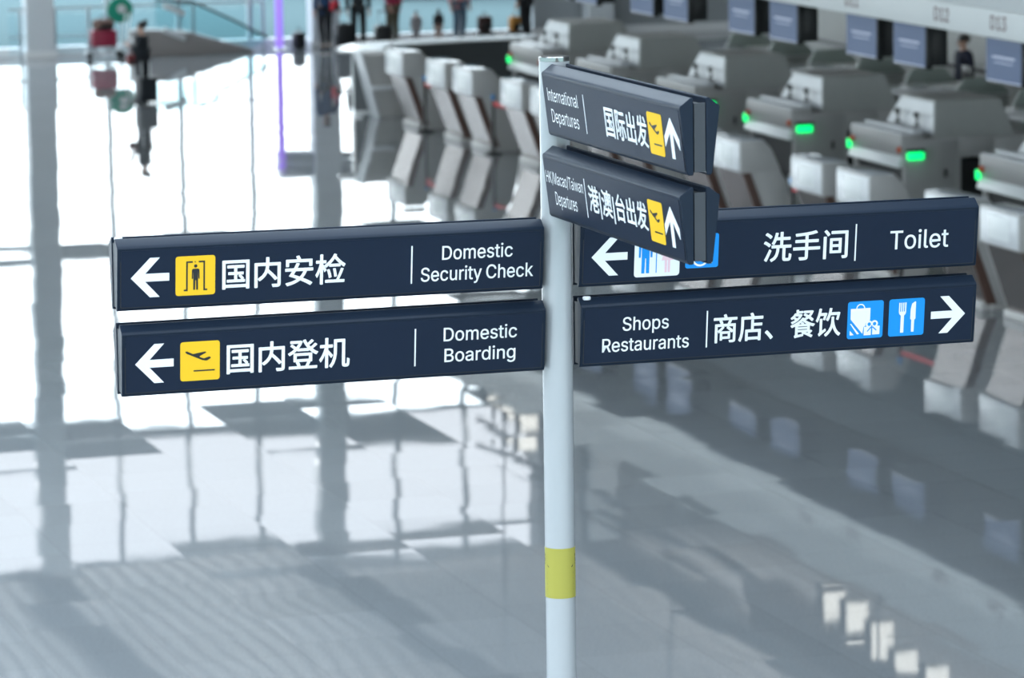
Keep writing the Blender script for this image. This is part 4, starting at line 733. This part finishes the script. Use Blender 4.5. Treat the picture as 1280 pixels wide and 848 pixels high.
ribbon(MB().use(mat('charcoal_laminate', (.085, .095, .10), .45)), .30, 0, 1.19).build('counter_wall', ct, smooth=True)
tag(ribbon(MB().use(mat('white_counter_top', (.86, .87, .88), .12)), .90, 1.19, 1.225).build('counter_top', ct, smooth=True), 'bright white counter top')
ribbon(MB().use(STEEL), .32, 0, .09).build('kick_plate', ct, smooth=True)
ep = MB().use(GREY).prism([(-.20, 1.19), (.50, 1.19), (.60, .0), (.12, .0)], 'y', -.55, -.02, .012).build('end_panel', ct, smooth=True)
tag(MB().use(WHITE).prism([(-.22, 1.22), (-.18, 1.22), (.135, .0), (.095, .0)], 'y', -.59, -.01, .004).build('slanted_edge', ct), 'white slanted edge of the counter end')
MB().use(WHITE).box(-.05, .40, -.70, -.54, .52, .60, .015).build('bag_shelf', ct, smooth=True)

# ================================================================== PEOPLE
SKIN = mat('skin', (.50, .31, .23), .5)
HAIR = mat('black_hair', (.012, .010, .010), .45)
def skin_mesh(name, nodes, edges, m, parent, sub=2):
    me = bpy.data.meshes.new(name); keys = list(nodes)
    me.from_pydata([nodes[k][0] for k in keys], [(keys.index(a), keys.index(b)) for a, b in edges], []); me.update()
    ob = bpy.data.objects.new(name, me); COL.objects.link(ob)
    sk = ob.modifiers.new('skin', 'SKIN'); sk.use_smooth_shade = True
    if not me.skin_vertices: me.skin_vertices.new()
    for i, k in enumerate(keys):
        r_ = nodes[k][1]; me.skin_vertices[0].data[i].radius = r_ if isinstance(r_, tuple) else (r_, r_)
        me.skin_vertices[0].data[i].use_root = (i == 0)
    ss = ob.modifiers.new('smooth', 'SUBSURF'); ss.levels = sub; ss.render_levels = sub
    dg = bpy.context.evaluated_depsgraph_get(); dg.update()
    new = bpy.data.meshes.new_from_object(ob.evaluated_get(dg)); new.name = name
    bpy.data.objects.remove(ob); bpy.data.meshes.remove(me)
    new.materials.clear(); new.materials.append(m)
    for p_ in new.polygons: p_.use_smooth = True
    o = bpy.data.objects.new(name, new); COL.objects.link(o); o.parent = parent
    return o

def person(label, loc, face_deg, h=1.70, top=(.1, .1, .1), legs=(.02, .02, .025), coat=0.0, arms=('down', 'down'), stride=0.0, hair='short', female=False):
    """figure looking along its local +y; face_deg turns it (0 = away from the hall entrance side)"""
    t = thing('person', label, 'person', loc, R(face_deg), group='travellers and staff in the hall')
    k = h / 1.70; V = lambda x, y, z: (x * k, y * k, z * k)
    sh = .165 if female else .19; hp = .095
    N = {'pelvis': (V(0, 0, .93), (.135 * k, .10 * k)), 'waist': (V(0, .005, 1.07), (.118 * k, .09 * k)), 'chest': (V(0, 0, 1.26), (.145 * k, .105 * k)),
         'collar': (V(0, -.01, 1.40), (.075 * k, .065 * k)), 'neck': (V(0, 0, 1.47), .05 * k), 'jaw': (V(0, .02, 1.53), (.062 * k, .072 * k)), 'brow': (V(0, .012, 1.60), (.076 * k, .092 * k)), 'crown': (V(0, -.005, 1.665), (.055 * k, .065 * k))}
    E = [('pelvis', 'waist'), ('waist', 'chest'), ('chest', 'collar'), ('collar', 'neck'), ('neck', 'jaw'), ('jaw', 'brow'), ('brow', 'crown')]
    for s_, sg in (('l', -1), ('r', 1)):
        f = stride * sg
        N['hip' + s_] = (V(hp * sg, 0, .88), .088 * k); N['knee' + s_] = (V((hp + .01) * sg, f * .5 + .02, .49), .058 * k)
        N['calf' + s_] = (V((hp + .01) * sg, f * .8 - .02, .32), .052 * k); N['ankle' + s_] = (V((hp + .012) * sg, f - .02, .085), .036 * k)
        N['heel' + s_] = (V((hp + .012) * sg, f - .03, .045), .036 * k); N['toe' + s_] = (V((hp + .03) * sg, f + .15, .03), (.036 * k, .026 * k))
        E += [('pelvis', 'hip' + s_), ('hip' + s_, 'knee' + s_), ('knee' + s_, 'calf' + s_), ('calf' + s_, 'ankle' + s_), ('ankle' + s_, 'heel' + s_), ('heel' + s_, 'toe' + s_)]
        mode = arms[0 if sg < 0 else 1]
        S_ = Vector((sh * sg, -.005, 1.375))
        if mode == 'down': El, Wr, dr = Vector(((sh + .045) * sg, -.03, 1.10)), Vector(((sh + .05) * sg, .03, .86)), Vector((0, .06, -.16))
        elif mode == 'hold': El, Wr, dr = Vector(((sh + .04) * sg, .03, 1.10)), Vector(((sh - .06) * sg, .24, 1.19)), Vector((-.05 * sg, .12, .07))
        else: El, Wr, dr = Vector(((sh + .06) * sg, -.07, 1.12)), Vector(((sh + .07) * sg, -.20, .92)), Vector((0, -.10, -.12))     # trailing a case
        dr = dr.normalized()
        N['sh' + s_] = (V(*S_), .062 * k); N['el' + s_] = (V(*El), .045 * k); N['wr' + s_] = (V(*Wr), .030 * k)
        Pm = Wr + dr * .075; N['palm' + s_] = (V(*Pm), (.040 * k, .020 * k))
        E += [('collar', 'sh' + s_), ('sh' + s_, 'el' + s_), ('el' + s_, 'wr' + s_), ('wr' + s_, 'palm' + s_)]
        side = dr.cross(Vector((sg, 0, 0))).normalized(); inn = Vector((-sg, 0, 0))
        for q, (off, ln) in enumerate(((-.030, .062), (-.010, .072), (.010, .070), (.028, .055))):
            a = Pm + dr * .035 + side * off; b = a + dr * ln * .6 + inn * .008; c = b + dr * ln * .35 + inn * .025
            for nm, pt_, rr_ in (('a', a, .010), ('b', b, .009), ('c', c, .008)): N['f%d%s%s' % (q, nm, s_)] = (V(*pt_), rr_ * k)
            E += [('palm' + s_, 'f%da%s' % (q, s_)), ('f%da%s' % (q, s_), 'f%db%s' % (q, s_)), ('f%db%s' % (q, s_), 'f%dc%s' % (q, s_))]
        a = Wr + dr * .04 - side * .035; b = a + dr * .04 - side * .02 + inn * .02
        N['ta' + s_] = (V(*a), .012 * k); N['tb' + s_] = (V(*b), .009 * k)
        E += [('wr' + s_, 'ta' + s_), ('ta' + s_, 'tb' + s_)]
    body = skin_mesh('body', N, E, SKIN, t, 1)
    # face
    fc = MB().use(SKIN)
    fc.add_nose = fc.prism([(-.012 * k, 1.545 * k), (.012 * k, 1.545 * k), (.005 * k, 1.59 * k), (-.005 * k, 1.59 * k)], 'y', .085 * k, .116 * k, .004)
    for sg in (-1, 1): fc.ball(.078 * k * sg, .0, 1.575 * k, .012 * k, .022 * k, .032 * k, 10, 8)
    fc.build('face_features', t, smooth='all')
    ey = MB().use(BLACK)
    for sg in (-1, 1): ey.ball(.030 * k * sg, .094 * k, 1.595 * k, .009 * k, .008 * k, .006 * k, 8, 6)
    ey.build('eyes', t, smooth='all')
    MB().use(mat('lip', (.40, .16, .14), .5)).box(-.022 * k, .022 * k, .083 * k, .097 * k, 1.517 * k, 1.527 * k, .003).build('mouth', t)
    # clothes: grown on the same bones, a little thicker, ending at cuffs, hem and neckline
    topm = mat('top_fabric', top, .8); legm = mat('trouser_fabric', legs, .8)
    g = lambda n, d: (N[n][0], tuple(x + d for x in N[n][1]) if isinstance(N[n][1], tuple) else N[n][1] + d)
    T = {'pelvis': g('pelvis', .022), 'waist': g('waist', .024), 'chest': g('chest', .020), 'collar': g('collar', .018)}
    TE = [('pelvis', 'waist'), ('waist', 'chest'), ('chest', 'collar')]
    if coat:
        T['hem'] = (V(0, 0, coat), (.215 * k, .17 * k)); T['waist'] = (N['waist'][0], (.19 * k, .15 * k)); T['chest'] = (N['chest'][0], (.19 * k, .15 * k)); T['pelvis'] = (N['pelvis'][0], (.20 * k, .16 * k)); TE.append(('pelvis', 'hem'))
    else:
        T['hem'] = (V(0, 0, .86), (.145 * k, .115 * k)); TE.append(('pelvis', 'hem'))
    for s_ in 'lr':
        w = Vector(N['wr' + s_][0]); el = Vector(N['el' + s_][0])
        T['sh' + s_] = g('sh' + s_, .018); T['el' + s_] = g('el' + s_, .018); T['cuff' + s_] = (tuple(w + (el - w) * .08), .044 * k)
        TE += [('collar', 'sh' + s_), ('sh' + s_, 'el' + s_), ('el' + s_, 'cuff' + s_)]
    skin_mesh('coat' if coat else 'jacket', T, TE, topm, t, 1)
    P = {'pelvis': g('pelvis', .012)}; PE = []
    for s_ in 'lr':
        a = Vector(N['ankle' + s_][0])
        P['hip' + s_] = g('hip' + s_, .014); P['knee' + s_] = g('knee' + s_, .018); P['calf' + s_] = g('calf' + s_, .018); P['cuff' + s_] = (tuple(a + Vector((0, 0, .02))), .056 * k)
        PE += [('pelvis', 'hip' + s_), ('hip' + s_, 'knee' + s_), ('knee' + s_, 'calf' + s_), ('calf' + s_, 'cuff' + s_)]
    skin_mesh('trousers', P, PE, legm, t, 1)
    for s_, sg in (('l', -1), ('r', 1)):
        a = N['heel' + s_][0]; b = N['toe' + s_][0]
        sm = MB().use(BLACK)
        sm.box(a[0] - .045 * k, a[0] + .05 * k, a[1] - .055 * k, b[1] + .045 * k, 0, .022 * k, .008)
        sm.ball((a[0] + b[0]) / 2, (a[1] + b[1]) / 2, .045 * k, .05 * k, .145 * k, .042 * k, 16, 10)
        sm.build('shoe', t, smooth=True)
    hm = MB().use(HAIR)
    hm.ball(0, -.018 * k, 1.628 * k, .092 * k, .108 * k, .088 * k)
    if hair == 'bun': hm.ball(0, -.09 * k, 1.70 * k, .05 * k)
    if hair == 'long': hm.ball(0, -.06 * k, 1.53 * k, .088 * k, .055 * k, .15 * k)
    hm.build('hair', t, smooth='all')
    return t

def suitcase(label, loc, w, d, h, col, rz=0.0, pull=True):
    t = thing('suitcase', label, 'suitcase', loc, R(rz), group='luggage standing in the hall')
    m_ = mat('case_shell', col, .4)
    MB().use(m_).box(-w / 2, w / 2, -d / 2, d / 2, .05, h, .03).build('shell', t, smooth=True)
    for x in (-w / 2 + .05, w / 2 - .05):
        for y in (-d / 2 + .05, d / 2 - .05): MB().use(RUBBER).box(x - .02, x + .02, y - .012, y + .012, 0, .055, .008).build('wheel', t, smooth=True)
    if pull:
      hb = MB().use(STEEL).tube((-w * .25, 0, h - .02), (-w * .25, 0, h + .32), .008).tube((w * .25, 0, h - .02), (w * .25, 0, h + .32), .008)
      hd = hb.build('telescopic_handle', t, smooth=True)
      MB().use(BLACK).box(-w * .25 - .02, w * .25 + .02, -.015, .015, h + .30, h + .335, .008).build('grip', hd, smooth=True)
    MB().use(BLACK).box(-w * .2, w * .2, -.012, .012, h - .01, h + (.03 if pull else .0), .008).build('carry_handle', t, smooth=True)
    return t
def bag(name, label, loc, w, d, h, m_, cat='bag'):
    t = thing(name, label, cat, loc, R(15), group='luggage standing in the hall')
    MB().use(m_).box(-w / 2, w / 2, -d / 2, d / 2, 0, h, min(w, d, h) * .28).build('body', t, smooth=True)
    MB().use(BLACK).box(-w * .32, w * .32, -d / 2 - .03, -d / 2 + .02, h * .12, h * .5, .015).build('front_pocket', t, smooth=True)
    sm = MB().use(m_)
    pts = [(-w * .22 + w * .44 * q / 8, 0, h - .01 + .10 * math.sin(math.pi * q / 8)) for q in range(9)]
    for a, b in zip(pts, pts[1:]): sm.tube(a, b, .010)
    sm.build('handle', t, smooth=True); return t

person('person in a long dark coat and hair bun, holding a phone, beside a dark suitcase', (17.70, 80.0, 0), 62, 1.58, (.012, .016, .022), (.012, .014, .02), .50, ('hold', 'down'), .06, 'bun', True)
suitcase('black suitcase at the feet of the person in the long dark coat', (17.66, 79.55, 0), .40, .26, .52, (.014, .018, .024), 20)
bag('handbag', 'small dark red handbag held against the long dark coat', (17.40, 79.72, .74), .17, .10, .22, mat('dark_red_leather', (.20, .03, .035), .4))
tag(MB().use(mat('white_phone_case', (.85, .86, .88), .3)).box(17.38, 17.52, 79.93, 79.95, 1.17, 1.27, .008).build('mobile_phone'), 'white phone in the hand of the person in the long coat', 'phone')
person('person in a blue jacket and dark trousers with a red bag, by the column', (24.33, 90.75, 0), 10, 1.74, (.012, .05, .13), (.010, .011, .014), 0, ('down', 'trail'), .08)
bag('shoulder_bag', 'round red bag hanging beside the blue jacket', (24.50, 90.52, .88), .20, .14, .22, mat('bright_red_nylon', (.65, .03, .05), .5))
suitcase('black suitcase to the right of the person in the blue jacket', (24.60, 90.12, 0), .40, .28, .62, (.010, .011, .013), 5)
person('person dressed all in black, standing left of the crimson shirt', (25.02, 90.40, 0), 170, 1.76, (.010, .014, .016), (.008, .012, .014), 0, ('down', 'down'), .05)
person('person in a crimson top and olive trousers behind the curved counter', (26.0, 91.0, 0), 20, 1.70, (.36, .025, .07), (.085, .075, .045), 0, ('trail', 'down'), .04, 'long', True)
suitcase('black suitcase left of the person in olive trousers', (25.68, 90.75, 0), .36, .26, .50, (.012, .012, .014), 0)
person('small child in grey clothes with dark hair behind the curved counter', (26.60, 91.15, 0), 150, .78, (.30, .28, .29), (.26, .24, .25), 0, ('down', 'down'), 0)
person('small child with long black hair beside the pink shirt', (27.15, 91.20, 0), 0, .80, (.02, .02, .022), (.40, .27, .22), 0, ('down', 'down'), 0, 'long', True)
person('person in a pink shirt and blue jeans behind the curved counter', (27.66, 91.20, 0), 190, 1.72, (.55, .24, .25), (.06, .11, .16), 0, ('down', 'down'), .04)
bag('holdall', 'dark brown holdall on the floor behind the curved counter', (28.2, 91.0, .26), .34, .22, .36, DKBR)
suitcase('dark grey suitcase carrying the dark brown holdall', (28.2, 91.0, 0), .40, .28, .26, (.03, .03, .032), 15, False)
bag('backpack', 'orange backpack at the right end of the curved counter', (28.92, 91.0, .24), .26, .2, .34, ORG)
suitcase('dark grey suitcase carrying the orange backpack', (28.92, 91.0, 0), .36, .28, .24, (.03, .03, .032), 15, False)
person('person in dark clothes at the far right of the travellers', (29.26, 91.2, 0), 30, 1.75, (.010, .012, .016), (.010, .011, .014), 0, ('down', 'down'), .03)
person('staff member in a navy uniform standing between the screens at the back', (29.55, 66.9, 0), 95, 1.80, (.008, .012, .030), (.008, .010, .018), 0, ('down', 'down'), 0)

# ================================================================== THINGS ALONG THE GLASS WALL, LEFT
lt = thing('purple_light_column', 'tall thin glowing purple light column at the glass wall', 'light', (23.37, 91.2, 0))
MB().use(PURPLE).lathe([(.0, .06), (.085, .06), (.085, 2.74), (.0, 2.74)], seg=24).build('tube', lt, smooth=True)
MB().use(STEEL).lathe([(0, 0), (.17, 0), (.17, .03), (.09, .06), (0, .06)], seg=24).build('base', lt, smooth=True)
MB().use(STEEL).lathe([(0, 2.74), (.09, 2.74), (.09, 2.78), (0, 2.79)], seg=24).build('cap', lt, smooth=True)
bag('duffel_bag', 'round black bag on the floor right of the purple light', (23.80, 91.1, 0), .28, .26, .40, BLACK)
gs = thing('round_sign', 'round green sign with a white spot near the red luggage trolley', 'sign', (19.72, 91.30, 0))
b_ = bmesh.new(); bmesh.ops.create_cone(b_, cap_ends=True, segments=40, radius1=.29, radius2=.29, depth=.05)
MB().use(GREEN).add(b_, Matrix.Translation((0, 0, 1.02)) @ Matrix.Rotation(math.pi / 2, 4, 'X')).build('disc', gs, smooth=True)
b_ = bmesh.new(); bmesh.ops.create_cone(b_, cap_ends=True, segments=24, radius1=.10, radius2=.10, depth=.01)
MB().use(OFFW).add(b_, Matrix.Translation((.02, -.036, 1.05)) @ Matrix.Rotation(math.pi / 2, 4, 'X')).build('white_spot', gs, smooth=True)
MB().use(STEEL).tube((0, .05, .02), (0, .05, .95), .018).build('post', gs, smooth=True)
MB().use(STEEL).lathe([(0, 0), (.18, 0), (.18, .02), (0, .03)], seg=24).build('base', gs, smooth=True)
tr = thing('luggage_trolley', 'grey luggage trolley carrying red cases, far left by the glass wall', 'trolley', (19.26, 90.72, 0))
fr = MB().use(STEEL)
for y in (-.22, .22):
    fr.tube((-.45, y, .14), (.40, y, .20), .016).tube((.40, y, .20), (.52, y, 1.02), .016)
for x, z in ((-.45, .14), (-.1, .165), (.25, .19)): fr.tube((x, -.22, z), (x, .22, z), .014)
fr.build('frame', tr, smooth=True)
MB().use(RUBBER).tube((.52, -.25, 1.02), (.52, .25, 1.02), .022).build('push_handle', tr, smooth=True)
for x, y in ((-.38, 0), (.32, -.22), (.32, .22)): MB().use(RUBBER).tube((x, y - .02, .07), (x, y + .02, .07), .07, seg=20).build('wheel', tr, smooth=True)
suitcase('crimson suitcase lying on the luggage trolley', (19.20, 90.72, .215), .56, .36, .42, (.30, .015, .05), 0, False)
bag('holdall', 'brown holdall on top of the crimson suitcase on the trolley', (19.20, 90.72, .636), .46, .3, .24, mat('brown_canvas', (.20, .12, .10), .8))
gr = thing('glass_railing', 'low glass railing with dark posts along the foot of the glass wall', 'railing', (0, 91.45, 0))
MB().use(GCLEAR).box(17.2, 23.1, -.008, .008, .08, .98).build('glass_panel', gr)
for x in (17.47, 18.25, 19.02, 21.43, 23.06): MB().use(FRAME).box(x - .03, x + .03, -.03, .03, 0, 1.1, .006).build('post', gr, smooth=True)
MB().use(FRAME).tube((17.2, 0, 1.1), (23.1, 0, 1.1), .025).build('handrail', gr, smooth=True)
MB().use(FRAME).tube((17.2, 0, .48), (19.3, 0, .46), .018).build('lower_rail', gr, smooth=True)
rp_ = thing('escalator_end', 'grey brown sloping end of an escalator between the coat and the purple light', 'escalator', (0, 90.6, 0))
MB().use(mat('brown_grey_cladding', (.26, .24, .235), .5)).prism([(19.9, 0), (22.7, 0), (22.6, .08), (21.2, .50), (20.4, .58), (19.9, .58)], 'y', .15, .75, .02).build('truss_cladding', rp_, smooth=True)
MB().use(GTEAL).prism([(20.4, .68), (21.2, .56), (22.6, .08), (23.0, .30), (21.25, 1.18), (20.4, 1.25)], 'y', .14, .16).build('glass_balustrade', rp_)
hr = MB().use(BLACK)
for a, b in zip([(20.4, .15, 1.26), (21.25, .15, 1.19), (22.2, .15, .74)], [(21.25, .15, 1.19), (22.2, .15, .74), (23.0, .15, .31)]): hr.tube(a, b, .03)
hr.build('handrail', rp_, smooth=True)
for z in (.97, .42):
    w_ = MB().use(WHITE).prism([(20.55, z + .10), (21.05, z - .11), (21.08, z + .02), (20.58, z + .23)], 'y', .05, .13, .01).build('lit_strip_plate', rp_, smooth=True)  # white plates standing in for the lit strips of the escalator

# ================================================================== LIGHTING TRUSS (seen in the floor)
tt = thing('lighting_truss', 'dark truss with square lamps hanging under the hall roof', 'truss', (28.05, 0, 8.95))
MB().use(BLACK).box(-.35, .35, 61, 73, .35, .95, .02).build('beam', tt, smooth=True)
MB().use(BEAM).box(-.08, .08, 73, 91.5, .35, .45, .02).build('cable_tray', tt)
for y in (62, 72, 84): MB().use(STEEL).tube((0, y, .4), (0, y, 3.05), .03).build('hanger_rod', tt)
lamp0 = None
for i, (y, x) in enumerate(((91.0, .25), (90.3, .34), (88.9, .11), (87.5, -.06), (68.35, -.38), (67.34, -.35), (66.1, -.38), (64.8, -.48), (63.5, -.48))):
    lab = ['first', 'second', 'third', 'fourth', 'fifth', 'sixth', 'seventh', 'eighth', 'ninth'][i] + ' square lamp of the truss counted from the glass wall'
    if lamp0 is None:
        lamp0 = thing('truss_lamp', lab, 'lamp', (28.05 + x, y, 8.7), group='square lamps on the truss')
        MB().use(BLACK).box(-.24, .24, -.05, .25, -.24, .24, .02).build('housing', lamp0, smooth=True)
        MB().use(LAMPM).box(-.21, .21, -.065, -.05, -.21, .21, .005).build('lens', lamp0)
        MB().use(BLACK).box(-.03, .03, .05, .12, .24, .60).build('bracket', lamp0)
    else: copy_thing(lamp0, (28.05 + x, y, 8.7), lab)
